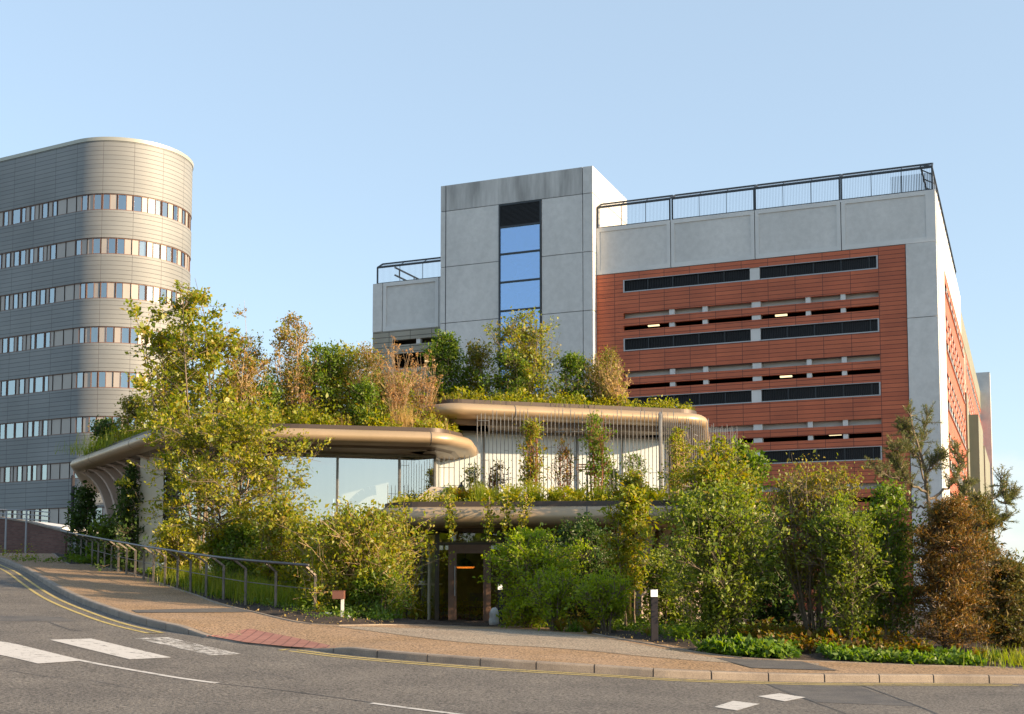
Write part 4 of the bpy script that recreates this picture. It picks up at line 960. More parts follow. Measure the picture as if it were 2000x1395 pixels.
def plant(label, base, H, prof, leaf, nleaf=6000, size=.075, cat='shrub', name='shrub', bark=BARK, stems=5, spread=.5, nbr=60, ntw=5,
          t0=.15, clump=.10, rise=.5, flat=1., lean=(0, 0), r0=.03, width=.55, group=None, wob=.06, droop=0, parts=True, tip=1., needle=False, seed=None, deep=1.):
    """prof: [(height fraction, radius in m), ...] is the outline of the crown"""
    seedc[0] += 1; rg = np.random.default_rng(seed or seedc[0]); base = np.array(base, float)
    pf, pr = zip(*prof); Rf = lambda f: np.interp(f, pf, pr)
    axis = lambda f: np.stack([lean[0]*f**1.3, lean[1]*f**1.3, H*f], -1)
    SP = []; paths = []; fs = np.linspace(0, 1, 9)
    for i in range(stems):
        az = 2*np.pi*(i+rg.uniform(-.3, .3))/stems; hh = 1 if i == 0 else rg.uniform(.78, 1.0)
        w = np.cumsum(rg.normal(size=(9, 2))*wob*H/9, axis=0); w -= w[0]
        rad = spread*Rf(fs*hh)*np.sqrt(fs)*(1 if stems > 1 else 0)*rg.uniform(.6, 1.15)
        if i == 0 and stems > 2: rad *= .3
        P = axis(fs*hh); P[:, 0] += np.cos(az)*rad*deep**0+w[:, 0]; P[:, 1] += np.sin(az)*rad+w[:, 1]
        if stems > 1: P[:, 0] += np.cos(az)*.04*min(H, 3); P[:, 1] += np.sin(az)*.04*min(H, 3)
        SP.append((P, hh)); paths.append((P+base, r0*((1-fs)**.8*.9+.1)*(1 if stems == 1 else .8)))
    anchors = []; adir = []; tp = []; ph0, ph1 = rg.uniform(0, 6.28, 2)
    for b in range(nbr):
        P, hh = SP[rg.integers(stems)]; f = t0+(1-t0)*rg.beta(1.15, 1.0)*.98; f = min(f, hh*.99)
        az = rg.uniform(0, 2*np.pi); R_ = float(Rf(f))*rg.uniform(.5, 1.06)*(1+.22*math.sin(3*az+9*f+ph0)+.14*math.sin(5*az-17*f+ph1))*(1.3 if rg.random() < .07 else 1)
        end = axis(np.array(f))+np.array([np.cos(az)*R_, np.sin(az)*R_*deep, 0])
        fs0 = max(.05, f-rise*R_/H); g = min(fs0/hh, .98)*8; gi = int(g); st_ = P[gi]*(1-g+gi)+P[min(gi+1, 8)]*(g-gi)
        u = np.linspace(0, 1, 5)[:, None]; Bp = st_*(1-u)+end*u; Bp[:, 2] += np.sin(u[:, 0]*np.pi)*.12*R_-droop*R_*u[:, 0]**2
        Bp += np.cumsum(rg.normal(size=Bp.shape)*.02*R_, axis=0); Lb = np.linalg.norm(end-st_)
        tp.append((Bp+base, np.linspace(r0*.3, .004, 5)))
        for q in range(ntw):
            v = rg.uniform(.2, 1); gi = min(int(v*4), 3); s_ = Bp[gi]*(1-v*4+gi)+Bp[gi+1]*(v*4-gi)
            d = nrm(nrm(Bp[-1]-Bp[0])*.7+rg.normal(size=3)*.6+np.array([0, 0, .25])); Lt = (.12+.28*Lb)*rg.uniform(.5, 1.1)*tip; e_ = s_+d*Lt
            tp.append((np.stack([s_, (s_+e_)/2+rg.normal(size=3)*.03*Lt, e_])+base, np.array([.006, .005, .003])))
            for w_ in (.35, .7, 1.): anchors.append(s_+(e_-s_)*w_); adir.append(d)
    V, Fq = tubes_np(paths, 7); V2, F2 = tubes_np(tp, 3)
    A_ = np.array(anchors); D_ = np.array(adir); wgt = rg.gamma(.55, 1., len(A_)); wgt /= wgt.sum()
    nleaf = int(nleaf*.85); idx = rg.choice(len(A_), nleaf, p=wgt); C = A_[idx]+rg.normal(size=(nleaf, 3))*clump*np.array([1, 1, flat])
    C = C[C[:, 2] > .02]+base; idx = idx[:len(C)]
    LV, LF = leaves_np(C, size*1.15, rg, width, axis=D_[idx]*(1.6 if needle else .5))
    bs = Vector(base)
    root = thing(name, label, cat, bs, group=group)
    link('trunk', npmesh('trunk', np.concatenate([V, V2]), np.concatenate([Fq, F2+len(V)])), bark, root, smooth=True)
    link('crown', npmesh('crown', LV, LF), leaf, root)
    return root
def blades_np(bases, n, length, w, rg, spread=.6, arch=.6, seg=4):
    V = []; 
    B_ = np.repeat(np.asarray(bases, float), n, 0); N = len(B_); az = rg.uniform(0, 2*np.pi, N); Ln = length*rg.uniform(.55, 1.1, N); sp = spread*rg.uniform(.15, 1, N)
    dr = np.stack([np.cos(az), np.sin(az), 0*az], 1); sd_ = np.stack([-np.sin(az), np.cos(az), 0*az], 1)
    u = np.linspace(0, 1, seg+1); rows_ = []
    for q in u:
        c = B_+dr*(Ln*sp*q*(.4+.6*q))[:, None]+np.array([0, 0, 1])*(Ln*(q*np.sqrt(np.maximum(1-sp**2, .05))-arch*sp*q*q*.6))[:, None]
        ww = w*(1-q**1.8)*.5+.0008
        rows_.append(c-sd_*ww); rows_.append(c+sd_*ww)
    V = np.stack(rows_, 1).reshape(-1, 3); k = 2*(seg+1); o = (np.arange(N)*k)[:, None]
    Fq = np.concatenate([o+np.array([[2*i, 2*i+1, 2*i+3, 2*i+2]]) for i in range(seg)])
    return V, Fq
def tuft(label, x, y, z, n, length, w, m, name='grass_tuft', cat='grass', spread=.6, arch=.6, rad=.08, group=None, plume=None):
    seedc[0] += 1; rg = np.random.default_rng(seedc[0]); B_ = np.array([[x, y, z]])+rg.normal(size=(n, 3))*np.array([rad, rad, 0])
    V, Fq = blades_np(B_, 1, length, w, rg, spread, arch)
    o = link(name, npmesh(name, V-np.array([x, y, z]), Fq), m, None); o.location = (x, y, z)
    o['label'] = label; o['category'] = cat
    if group: o['group'] = group
    return o
def fern(label, x, y, z, n, length, m, group=None, name='fern'):
    """arching fronds, each a rib with rows of leaflets"""
    seedc[0] += 1; rg = np.random.default_rng(seedc[0]); Vs = []; Fs = []; base = 0
    for i in range(n):
        az = rg.uniform(0, 6.28); Ln = length*rg.uniform(.7, 1.1); sp = rg.uniform(.35, .75); dr = np.array([math.cos(az), math.sin(az), 0]); sd_ = np.array([-math.sin(az), math.cos(az), 0])
        for q in np.linspace(.08, 1, 15):
            c = dr*Ln*sp*q*(.5+.5*q)+np.array([0, 0, 1])*Ln*(q*.95-.55*sp*q*q); wl_ = Ln*.20*math.sin(min(1, q*1.15)*math.pi*.93)**.7+.008; t = Ln*.045
            fw = nrm(dr*sp+np.array([0, 0, 1-1.1*sp*q]))
            for s_ in (-1, 1):
                e_ = c+sd_*s_*wl_+fw*wl_*.25+rg.normal(size=3)*.006
                Vs += [c-fw*t*.5, (c+e_)/2-fw*t*.5, e_, (c+e_)/2+fw*t*.7]; Fs.append([base, base+1, base+2, base+3]); base += 4
    o = link(name, npmesh(name, np.array(Vs), np.array(Fs)), m, None); o.location = (x, y, z); o['label'] = label; o['category'] = 'fern'
    if group: o['group'] = group
    return o
def gp_(px, D): x = X(px, D); return (x, D, ground_at(x, D)-.03)
def Ht(px, D, top, z): return at(px, top, D).z-z
def gplant(label, px, D, top, prof_px, leaf, **k):
    """a plant rooted in the bed; outline given as (photo row, half width in photo pixels)"""
    b = gp_(px, D) if 'zb' not in k else (X(px, D), D, k.pop('zb')); H = Ht(px, D, top, b[2])
    prof = sorted([(min(1, max(0, (at(px, y, D).z-b[2])/H)), w/FPX*D) for y, w in prof_px]); 
    if 'leanpx' in k: k['lean'] = (k.pop('leanpx')/FPX*D, 0)
    return plant(label, b, H, prof, leaf, **k)

# --- the tall gold-green tree in front of the left wing
gplant('tall spreading golden green tree rising in front of the left wing', 437, 33.0, 800, [(1120,10),(1068,40),(1030,90),(985,150),(940,150),(900,168),(860,140),(820,100),(800,45)], GOLD, nleaf=28000, size=.07, cat='tree', name='tree', stems=3, spread=.35, nbr=170, ntw=7, t0=.12, clump=.07, r0=.07, flat=.55, rise=.25, width=.6, leanpx=10)
gplant('tall loose oak-like tree reaching up against the rounded tower', 395, 37.0, 545, [(1120,10),(1000,40),(900,70),(820,105),(760,112),(700,108),(650,92),(600,66),(560,42),(545,14)], GREEN2, nleaf=12000, size=.092, cat='tree', name='tree', stems=5, spread=.75, nbr=80, ntw=5, t0=.36, clump=.09, r0=.06, flat=.8, rise=.6, width=.7, leanpx=-38)
gplant('slim reddish leaved sapling just right of the tall oak-like tree', 470, 38.5, 590, [(1100,14),(860,50),(760,50),(680,45),(620,22),(590,6)], COPPER, nleaf=2600, size=.075, cat='tree', name='sapling', bark=TANS, stems=4, spread=.6, nbr=60, ntw=5, t0=.4, clump=.09, rise=1.2)
gplant('slender dark green holly-like tree standing before the curved fins', 250, 41.5, 915, [(1080,36),(1050,40),(1020,28),(980,18),(945,13),(918,4)], DARK, nleaf=5200, size=.085, cat='tree', name='tree', stems=2, spread=.2, nbr=90, t0=.05, clump=.10, r0=.04)
gplant('dark evergreen bush under the tip of the left roof', 166, 49.0, 958, [(1070,28),(1020,24),(985,15),(960,6)], DARK, nleaf=3600, size=.11, nbr=70, t0=.02, clump=.16)
gplant('mid green bush at the top end of the handrail', 205, 47.0, 1014, [(1075,34),(1050,34),(1030,22),(1016,8)], GREEN, nleaf=3800, size=.10, nbr=60, t0=.02, clump=.14)
gplant('low dark bush below the slender holly-like tree', 285, 42.5, 1005, [(1080,34),(1050,36),(1020,20)], DARK, nleaf=3800, size=.09, nbr=50, t0=.02, clump=.13)
gplant('tall loose yellow green shrub between the golden tree and the round bush', 545, 31.5, 965, [(1190,34),(1120,50),(1060,55),(1010,42),(975,18)], GREEN2, nleaf=9500, size=.07, nbr=95, t0=.08, clump=.09, rise=.8)
gplant('golden shrub under the left of the spreading tree', 355, 37.0, 1020, [(1125,40),(1080,52),(1045,45),(1022,14)], GOLD, nleaf=6500, size=.075, nbr=75, t0=.05, clump=.11)
gplant('upright green shrub right behind the middle of the handrail', 470, 32.5, 1030, [(1170,30),(1110,45),(1060,40),(1035,14)], GREEN, nleaf=6500, size=.07, nbr=75, t0=.05, clump=.10)
gplant('young golden shrub behind the lower end of the handrail', 590, 30.5, 1010, [(1200,26),(1130,36),(1070,36),(1015,12)], GOLD, nleaf=6000, size=.07, nbr=70, t0=.05, clump=.09)
gplant('big rounded golden green bush left of the entrance', 705, 28.6, 992, [(1212,80),(1160,98),(1100,112),(1050,112),(1020,85),(1000,50),(992,14)], GREEN2, nleaf=27000, size=.068, stems=9, spread=.7, nbr=230, ntw=6, t0=.04, clump=.085, rise=.8, bark=TANS, r0=.022)
gplant('low green shrub at the foot of the big rounded bush', 745, 27.8, 1120, [(1215,46),(1170,52),(1130,26)], GREEN, nleaf=6500, size=.06, nbr=70, t0=.03, clump=.08)
# --- right of the entrance
gplant('bright lime green maple bush right of the entrance door', 1035, 28.6, 1032, [(1215,50),(1150,85),(1100,84),(1060,58),(1035,16)], LIME, nleaf=17000, size=.055, stems=6, spread=.6, nbr=150, ntw=6, t0=.05, clump=.075, flat=.6, rise=.7, r0=.02)
gplant('cool dark green bush with rounded leaves under the canopy edge', 1140, 30.0, 1010, [(1200,60),(1130,74),(1080,74),(1040,45),(1012,12)], DARK, nleaf=14000, size=.06, nbr=140, t0=.05, clump=.085)
gplant('small flat topped lime shrub in front of the dark green bush', 1082, 27.3, 1118, [(1218,26),(1170,48),(1135,52),(1120,30)], LIME, nleaf=7000, size=.05, stems=6, nbr=80, t0=.25, clump=.055, flat=.5, rise=1.)
gplant('spreading lime shrub with thin stems left of the tall bollard', 1185, 26.5, 1122, [(1222,16),(1180,38),(1150,52),(1125,32)], LIME, nleaf=7000, size=.05, stems=6, nbr=80, t0=.3, clump=.055, flat=.5, rise=1.)
gplant('slim yellow green sapling beside the canopy with drooping leaves', 1232, 27.6, 955, [(1220,16),(1140,30),(1080,34),(1020,36),(975,24),(955,6)], GREEN2, nleaf=5200, size=.085, cat='tree', name='sapling', stems=3, spread=.4, nbr=70, t0=.25, clump=.08, width=.42, droop=.3, leanpx=2)
gplant('dense grey green birch tree right of the tall bollard', 1405, 24.6, 955, [(1215,50),(1150,95),(1090,112),(1030,105),(985,70),(955,20)], GREYG, nleaf=22000, size=.06, cat='tree', name='birch_tree', stems=3, spread=.4, nbr=230, ntw=6, t0=.12, clump=.085, r0=.032, rise=.5)
gplant('sunlit olive tree top rising behind the grey green birch', 1400, 30.5, 862, [(1150,60),(1030,84),(960,90),(920,74),(885,40),(864,12)], GREEN2, nleaf=17000, size=.07, cat='tree', name='tree', stems=4, spread=.5, nbr=170, ntw=6, t0=.25, clump=.10, r0=.04)
gplant('dark glossy leaved young tree at the right end of the rod screen', 1458, 31.5, 862, [(1150,40),(1000,42),(920,36),(880,24),(864,8)], GREEN, nleaf=6500, size=.085, cat='tree', name='tree', stems=2, spread=.3, nbr=70, t0=.3, clump=.10)
gplant('vase shaped multi stem tree with olive brown leaves and fine bare twigs', 1590, 25.2, 905, [(1240,12),(1180,36),(1110,66),(1040,84),(980,86),(940,70),(908,34)], BROWNL, nleaf=14500, size=.052, cat='tree', name='multi_stem_tree', bark=BARK, stems=12, spread=.85, nbr=150, ntw=6, t0=.42, clump=.08, rise=1.6, r0=.04)
gplant('slender multi stem green tree with small round leaves', 1655, 24.0, 965, [(1255,14),(1200,50),(1120,72),(1050,70),(1000,46),(968,14)], GREYG, nleaf=15000, size=.05, cat='tree', name='multi_stem_tree', stems=4, spread=.6, nbr=150, t0=.18, clump=.08, rise=.9, r0=.026)
gplant('light green upright shrub tree between the slender one and the rust conifer', 1740, 24.4, 950, [(1260,26),(1180,44),(1100,52),(1030,48),(980,30),(952,8)], GREEN, nleaf=13500, size=.052, cat='tree', name='multi_stem_tree', stems=4, spread=.6, nbr=140, t0=.12, clump=.08, rise=.9, r0=.024)
gplant('dark shrub filling the gap behind the vase shaped tree', 1500, 28.5, 1040, [(1225,60),(1150,70),(1090,60),(1045,20)], DARK, nleaf=12000, size=.075, nbr=120, t0=.03, clump=.12)
gplant('dark shrub behind the two slender green trees', 1690, 28.0, 1060, [(1235,66),(1170,72),(1110,60),(1065,20)], DARK, nleaf=12000, size=.075, nbr=120, t0=.03, clump=.12)
gplant('dark undergrowth shrub behind the tall bollard', 1290, 28.5, 1085, [(1215,52),(1160,58),(1110,46),(1088,14)], GREYG, nleaf=8000, size=.06, nbr=90, t0=.03, clump=.10)
gplant('broad rust brown conifer with layered sprays', 1855, 23.8, 985, [(1285,80),(1220,84),(1150,78),(1090,70),(1040,50),(1000,28),(985,6)], RUST, nleaf=40000, size=.062, cat='tree', name='conifer', bark=BARKD, stems=3, spread=.3, nbr=260, ntw=6, t0=.03, clump=.075, flat=.3, droop=-.18, rise=.05, width=.2, tip=1.1)
gplant('olive and rust conifer bush at the right edge of the photo', 1965, 24.2, 1092, [(1290,50),(1220,58),(1160,52),(1120,34),(1094,8)], RUSTD, nleaf=16000, size=.07, cat='tree', name='conifer', bark=BARKD, stems=3, spread=.3, nbr=150, ntw=6, t0=.03, clump=.075, flat=.4, rise=.05, width=.28)
gplant('dark feathery conifer behind the broad rust one', 1900, 27.0, 965, [(1280,60),(1150,62),(1060,48),(1000,30),(968,6)], RUSTD, nleaf=14000, size=.08, cat='tree', name='conifer', bark=BARKD, stems=2, spread=.3, nbr=150, ntw=6, t0=.05, clump=.09, flat=.4, rise=.05, width=.28)
# --- pine: whorls of bottle brush shoots on bare curving limbs
def pine():
    D = 31.0; rg = np.random.default_rng(77); b = np.array(gp_(1818, D)); root = thing('pine_tree', 'open crowned pine with bare curving limbs against the concrete corner', 'tree', Vector(b))
    W_ = lambda px, py, dy=0: np.array(tuple(at(px, py, D+dy)))
    limbs = [([b, W_(1822,1100), W_(1818,1010), W_(1812,960), W_(1800,900), W_(1790,850), W_(1778,812)], .075),
      ([W_(1812,960), W_(1800,925,.3), W_(1796,880,.5), W_(1806,840,.6), W_(1811,815,.6)], .03), ([W_(1813,965), W_(1780,945,-.3), W_(1745,935,-.6), W_(1706,915,-.8)], .035),
      ([W_(1815,975), W_(1850,955,.2), W_(1872,930,.4), W_(1880,900,.5), W_(1866,880,.5)], .04), ([W_(1818,1010), W_(1860,1000,-.3), W_(1905,985,-.5), W_(1945,975,-.5), W_(1965,950,-.4), W_(1955,936,-.4)], .04),
      ([W_(1945,975,-.5), W_(1965,985,-.5), W_(1975,970,-.3)], .02), ([W_(1905,985,-.5), W_(1938,1012,-.5), W_(1960,1018,-.4)], .02),
      ([W_(1800,900), W_(1770,880,-.3), W_(1752,878,-.5)], .022), ([W_(1796,880,.5), W_(1775,850,.3), W_(1762,838,.2)], .02), ([W_(1780,945,-.3), W_(1755,915,-.4), W_(1745,900,-.3)], .022),
      ([W_(1860,1000,-.3), W_(1880,965,.1), W_(1892,950,.3)], .02), ([W_(1812,990), W_(1770,990,.5), W_(1740,975,.6)], .03), ([W_(1805,930), W_(1830,905,-.2), W_(1842,890,-.2)], .02), ([W_(1820,1040), W_(1870,1045,.2), W_(1930,1085,.2)], .025)]
    paths = []; sh = []; 
    for P, r in limbs:
        Pn = resample(P, n=16); Pn[1:-1] += rg.normal(size=Pn[1:-1].shape)*.02; rr_ = np.linspace(r, max(.012, r*.3), 16); paths.append((Pn, rr_))
        st0 = 8 if P is limbs[0][0] else 5
        for k in range(st0, 16):
            for q in range(5 if k < 15 else 7):
                d = nrm(nrm(Pn[min(k+1, 15)]-Pn[k-1])*.5+rg.normal(size=3)*.6+np.array([0, 0, .55])); ln = rg.uniform(.14, .42); e_ = Pn[k]+d*ln
                paths.append((np.stack([Pn[k], (Pn[k]+e_)/2, e_]), np.array([.011, .009, .006]))); sh.append((Pn[k], e_, d))
    V, Fq = tubes_np(paths, 6); link('trunk', npmesh('trunk', V, Fq), BARK, root, smooth=True)
    C = []; Ax = []
    for s_, e_, d in sh:
        n = 42; u = rg.uniform(.25, 1.08, n)[:, None]; C.append(s_+(e_-s_)*u); Ax.append(nrm(rg.normal(size=(n, 3)))*.9+d*.8)
    C = np.concatenate(C); Ax = nrm(np.concatenate(Ax)); n = len(C); Bv = nrm(np.cross(Ax, rg.normal(size=(n, 3)))); s = rg.uniform(.06, .10, n)[:, None]
    LV = np.stack([C, C+Ax*s*.5+Bv*.006, C+Ax*s, C+Ax*s*.5-Bv*.006], 1).reshape(-1, 3)
    link('crown', npmesh('crown', LV, np.arange(4*n).reshape(-1, 4)), NEED, root)
pine()

# --- trees far behind and beyond the right edge (they shade the road and bed)
gplant('distant green tree at the right edge of the photo behind the conifers', 2050, 40, 1085, [(1190,60),(1150,62),(1110,48),(1090,20)], GREEN, nleaf=6500, size=.16, cat='tree', name='tree', nbr=90, t0=.05, clump=.22, stems=2)

# --- roof planting on the left wing
def rplant(label, px, D, top, z, prof_px, leaf, **k): return gplant(label, px, D, top, prof_px, leaf, zb=z, **k)
zr = Z1+.02
rplant('low dark shrub near the left tip of the planted roof', 205, 45.5, 822, zr, [(885,30),(850,32),(828,10)], DARK, nleaf=2400, size=.085, nbr=40, clump=.10, t0=.03)
rplant('feathery green shrub on the left roof beside the tower', 255, 43.5, 770, zr, [(855,26),(820,32),(790,20),(772,6)], BROWNL, nleaf=2800, size=.075, nbr=50, clump=.10, t0=.05, rise=1)
rplant('bushy green roof shrub behind the tall oak-like tree', 330, 42.5, 700, zr, [(850,40),(800,56),(750,46),(715,22)], GREEN2, nleaf=7000, size=.08, nbr=90, clump=.11, t0=.05)
rplant('copper leaved beech on the roof left of the skyline gap', 470, 41.5, 655, zr, [(835,28),(760,44),(700,40),(665,20)], COPPER, nleaf=4200, size=.07, nbr=70, clump=.09, t0=.2, stems=5, bark=TANS, rise=1.2)
rplant('tallest copper beech sapling on the left roof with two bare spires', 562, 41.0, 618, zr, [(835,22),(780,36),(720,46),(680,40),(640,24),(620,8)], COPPER, nleaf=4600, size=.07, cat='tree', name='sapling', nbr=75, clump=.08, t0=.2, stems=6, spread=.8, bark=TANS, rise=1.6)
rplant('round green roof shrub right of the tallest copper sapling', 628, 41.5, 676, zr, [(835,50),(780,60),(730,56),(700,40),(680,12)], GREEN, nleaf=9000, size=.07, nbr=100, clump=.10, t0=.04)
rplant('broad green roof shrub in the middle of the left roof', 680, 42.0, 680, zr, [(835,60),(780,64),(730,58),(700,42),(684,12)], GREEN2, nleaf=9500, size=.07, nbr=110, clump=.10, t0=.04)
rplant('dark green shrub low on the left roof behind the tan grass', 725, 43.0, 725, zr, [(835,34),(790,40),(750,30),(730,10)], GREEN, nleaf=6000, size=.07, nbr=70, clump=.10, t0=.04)
rplant('copper tinged shrub between the broad shrub and the dry stems', 715, 41.0, 668, zr, [(830,22),(760,34),(710,32),(672,8)], COPPER, nleaf=2600, size=.06, nbr=60, clump=.08, t0=.3, stems=5, bark=TANS, rise=1.4)
rplant('leafy green shrub at the front of the left roof below the dry stems', 712, 39.9, 745, zr, [(838,34),(800,36),(765,26),(750,8)], GREEN, nleaf=5600, size=.065, nbr=70, clump=.08, t0=.04)
rplant('small green shrub on the roof below the copper sapling', 520, 40.4, 745, zr, [(838,30),(800,34),(765,22)], GREEN, nleaf=5000, size=.07, nbr=60, clump=.09, t0=.04)
rplant('wide olive shrub filling the back of the left roof', 610, 44.0, 700, zr, [(835,90),(780,95),(740,80),(715,50),(702,12)], BROWNL, nleaf=11000, size=.08, nbr=150, clump=.12, t0=.03, stems=9, spread=.8)
rplant('wide green shrub behind the copper beech on the left roof', 455, 43.5, 735, zr, [(840,80),(790,85),(760,60),(738,14)], GREEN2, nleaf=9000, size=.08, nbr=120, clump=.12, t0=.03, stems=9, spread=.8)
rplant('low wide bush before the beige car park wing', 780, 42.5, 730, zr, [(835,56),(790,58),(755,40),(733,12)], GREEN2, nleaf=6500, size=.07, nbr=90, clump=.10, t0=.03, stems=7, spread=.8)
# tall dry stems with brown seed heads
def dry(label, px, D, z, top, wpx, n, heads=True, m=TANS, hm=None, name='dry_plant', hs=.05):
    seedc[0] += 1; rg = np.random.default_rng(seedc[0]); x0 = X(px, D); H = Ht(px, D, top, z); w = wpx/FPX*D; paths = []; C = []
    for i in range(n):
        a = rg.normal(size=2)*.12; e_ = np.array([rg.uniform(-1, 1)*w, rg.uniform(-.7, .7)*w]); hh = H*rg.uniform(.6, 1.)*(1-.25*abs(e_[0]/w)); u = np.linspace(0, 1, 6)
        P = np.stack([x0+a[0]+(e_[0]-a[0])*u**1.4, D+a[1]+(e_[1]-a[1])*u**1.4, z+hh*u], 1); P[1:, :2] += np.cumsum(rg.normal(size=(5, 2))*.018, axis=0); paths.append((P, np.linspace(.011, .005, 6)))
        for q in range(4):
            v = rg.uniform(.35, .9); k = int(v*5); s_ = P[k]; d = nrm(np.array([rg.normal()*.5, rg.normal()*.5, 1.])); e2 = s_+d*hh*rg.uniform(.08, .22); paths.append((np.stack([s_, (s_+e2)/2, e2]), np.array([.006, .005, .004]))); C.append(e2)
        C.append(P[-1])
    V, Fq = tubes_np(paths, 3); root = thing(name, label, 'plant', (x0, D, z)); link('stems', npmesh('stems', V, Fq), m, root)
    if heads:
        C = np.array(C); idx = rg.integers(len(C), size=len(C)*9); LV, LF = leaves_np(C[idx]+rg.normal(size=(len(idx), 3))*.035, hs, rg, .7); link('seed_heads', npmesh('seed_heads', LV, LF), hm or DRYF, root)
dry('tall dry tan stems with red brown seed heads before the beige car park wing', 775, 40.2, zr, 645, 36, 40)
dry('dry tan seed stalks leaning right at the end of the left roof', 825, 40.6, zr, 668, 34, 34)
dry('sparse dry stems low on the left roof among the copper saplings', 590, 40.4, zr, 745, 34, 20)
def rtuft(label, px, D, z, n, ln, m, w=.014, **k): x = X(px, D); return tuft(label, x, D, z, n, ln, w, m, **k)
rtuft('straw coloured grass clump at the foot of the dry stems', 788, 39.7, zr, 320, 1.05, STRAW, rad=.2, spread=.55)
rtuft('drooping tan grass at the right end of the left roof', 843, 40.1, zr, 320, .75, STRAW, rad=.22, spread=.9, arch=1.)
rtuft('fresh yellow green grass clump on the left roof below the copper sapling', 590, 39.4, zr, 330, .95, GRAS, rad=.26, spread=.6)
rtuft('reddish tan grass clump on the left roof below the round shrub', 665, 39.6, zr, 240, .65, DRYF, rad=.18, spread=.7)
rtuft('small copper grass clump left of the fresh grass on the roof', 563, 39.4, zr, 200, .55, DRYF, rad=.16, spread=.7)
rtuft('green grass sprawling over the left roof edge near the tip', 190, 45.8, zr, 420, .6, GRAS, rad=.6, spread=.8)
rtuft('long green grass on the left roof beside the feathery shrub', 228, 44.2, zr, 480, .7, GRAS, rad=.6, spread=.7)
rtuft('wiry green grass on the left roof behind the golden tree', 300, 42.0, zr, 480, .7, GRAS, rad=.6, spread=.7)
def cover(name, label, pts_fn, n, size, m, hgt=.2, bl=0, width=.6, cat='ground cover', seed=1, patchy=True):
    rg = np.random.default_rng(seed); P = pts_fn(rg, n)
    if patchy:
        k = np.sin(P[:, 0]*3.1+P[:, 1]*2.3)+np.sin(P[:, 0]*1.3-P[:, 1]*4.1+1)+.8*np.sin(P[:, 0]*7.7+P[:, 1]*5.9)+rg.normal(size=len(P))*.5; m_ = k > -.75; P = P[m_]; k = k[m_]
        P[:, 2] += hgt*rg.uniform(0, 1, len(P))*np.clip(.55+.32*k, .12, 1.3)
    c_ = 1000+FPX*P[:, 0]/P[:, 1]; P = P[~((c_ > 770) & (c_ < 985) & (P[:, 2] < 1) & (P[:, 1] < 34))]     # the doorway stays clear
    V, Fq = leaves_np(P, size, rg, width, up=.9); o = link(name, npmesh(name, V, Fq), m); o['kind'] = 'stuff'; o['label'] = label; o['category'] = cat
    return o
def inside(P, poly):
    x, y = P[:, 0], P[:, 1]; r = np.zeros(len(P), bool); n = len(poly)
    for i in range(n):
        a, b = poly[i], poly[(i+1) % n]; c = ((a.y > y) != (b.y > y)) & (x < (b.x-a.x)*(y-a.y)/((b.y-a.y) or 1e-9)+a.x); r ^= c
    return r
def roof_pts(poly, z, dy):
    po = ring(densify(poly), .36); xs_ = [p.x for p in po]; ys_ = [p.y for p in po]
    def f(rg, n):
        x = rg.uniform(min(xs_), max(xs_), n*4); y0 = np.array([min(p.y for p in po)]*len(x)); P = np.stack([x, y0+rg.uniform(0, 1, n*4)**1.3*dy, np.full(n*4, z)], 1)
        return P[inside(P, po)][:n]
    return f
cover('roof_ground_cover', 'bright yellow green ground cover spilling along the left wing roof edge', roof_pts(wing, Z1+.06, 3.2), 16000, .10, COVERR, .42, seed=3)
cover('roof_undergrowth', 'tangled waist high golden green growth filling the middle of the left roof', lambda rg, n: np.stack([rg.uniform(-8.6, -2.9, n), 40.6+rg.uniform(0, 3.2, n), np.full(n, Z1+.1)], 1), 15000, .085, GREEN2, 1.55, seed=31)
cover('roof_undergrowth', 'waist high green growth linking the trees on the upper roof', lambda rg, n: np.stack([rg.uniform(-2.2, 4.0, n), 42.6+rg.uniform(0, 2.6, n), np.full(n, Z2+.1)], 1), 15000, .08, GREEN2, 1.25, seed=33)
cover('roof_ground_cover', 'low green and rust sedum layer on the upper roof', roof_pts(upper, Z2+.06, 3), 14000, .085, COVERR, .40, seed=4)
cover('roof_moss_cover', 'knee high yellow green growth deeper on the left wing roof', roof_pts(wing, Z1+.05, 9), 26000, .11, GREEN2, 1.0, seed=5)
# --- upper roof plants
zu = Z2+.02
rplant('dark green roof tree left of the stair tower window', 868, 43.5, 655, zu, [(775,36),(730,44),(690,34),(660,10)], GREEN, nleaf=9500, size=.075, cat='tree', name='tree', nbr=110, clump=.10, t0=.05)
rplant('pale loose roof tree between the dark one and the stair window', 930, 44.0, 668, zu, [(778,28),(730,36),(700,26),(672,8)], BROWNL, nleaf=4200, size=.07, cat='tree', name='tree', nbr=70, clump=.10, t0=.15)
rplant('tall green roof tree with wispy crown before the stair tower window', 1022, 43.0, 612, zu, [(780,40),(740,62),(700,66),(660,62),(635,45),(614,14)], GREEN2, nleaf=10500, size=.072, cat='tree', name='tree', stems=6, spread=.75, nbr=120, ntw=6, clump=.085, t0=.08, rise=1.)
rplant('dense lower green shrub at the foot of the wispy roof tree', 1005, 42.6, 690, zu, [(782,44),(740,54),(705,36),(692,10)], GREEN, nleaf=8500, size=.07, nbr=90, clump=.09, t0=.04)
rplant('rounded green roof shrub left of the dry golden twigs', 1122, 43.0, 695, zu, [(785,32),(740,40),(710,24),(697,8)], GREEN, nleaf=6500, size=.072, nbr=80, clump=.09, t0=.04)
rplant('golden leaved roof shrub in front of the terracotta wall', 1180, 43.0, 682, zu, [(788,28),(740,44),(705,36),(684,10)], BROWNL, nleaf=4200, size=.062, nbr=80, clump=.10, t0=.1, bark=TANS, stems=7, rise=1.4)
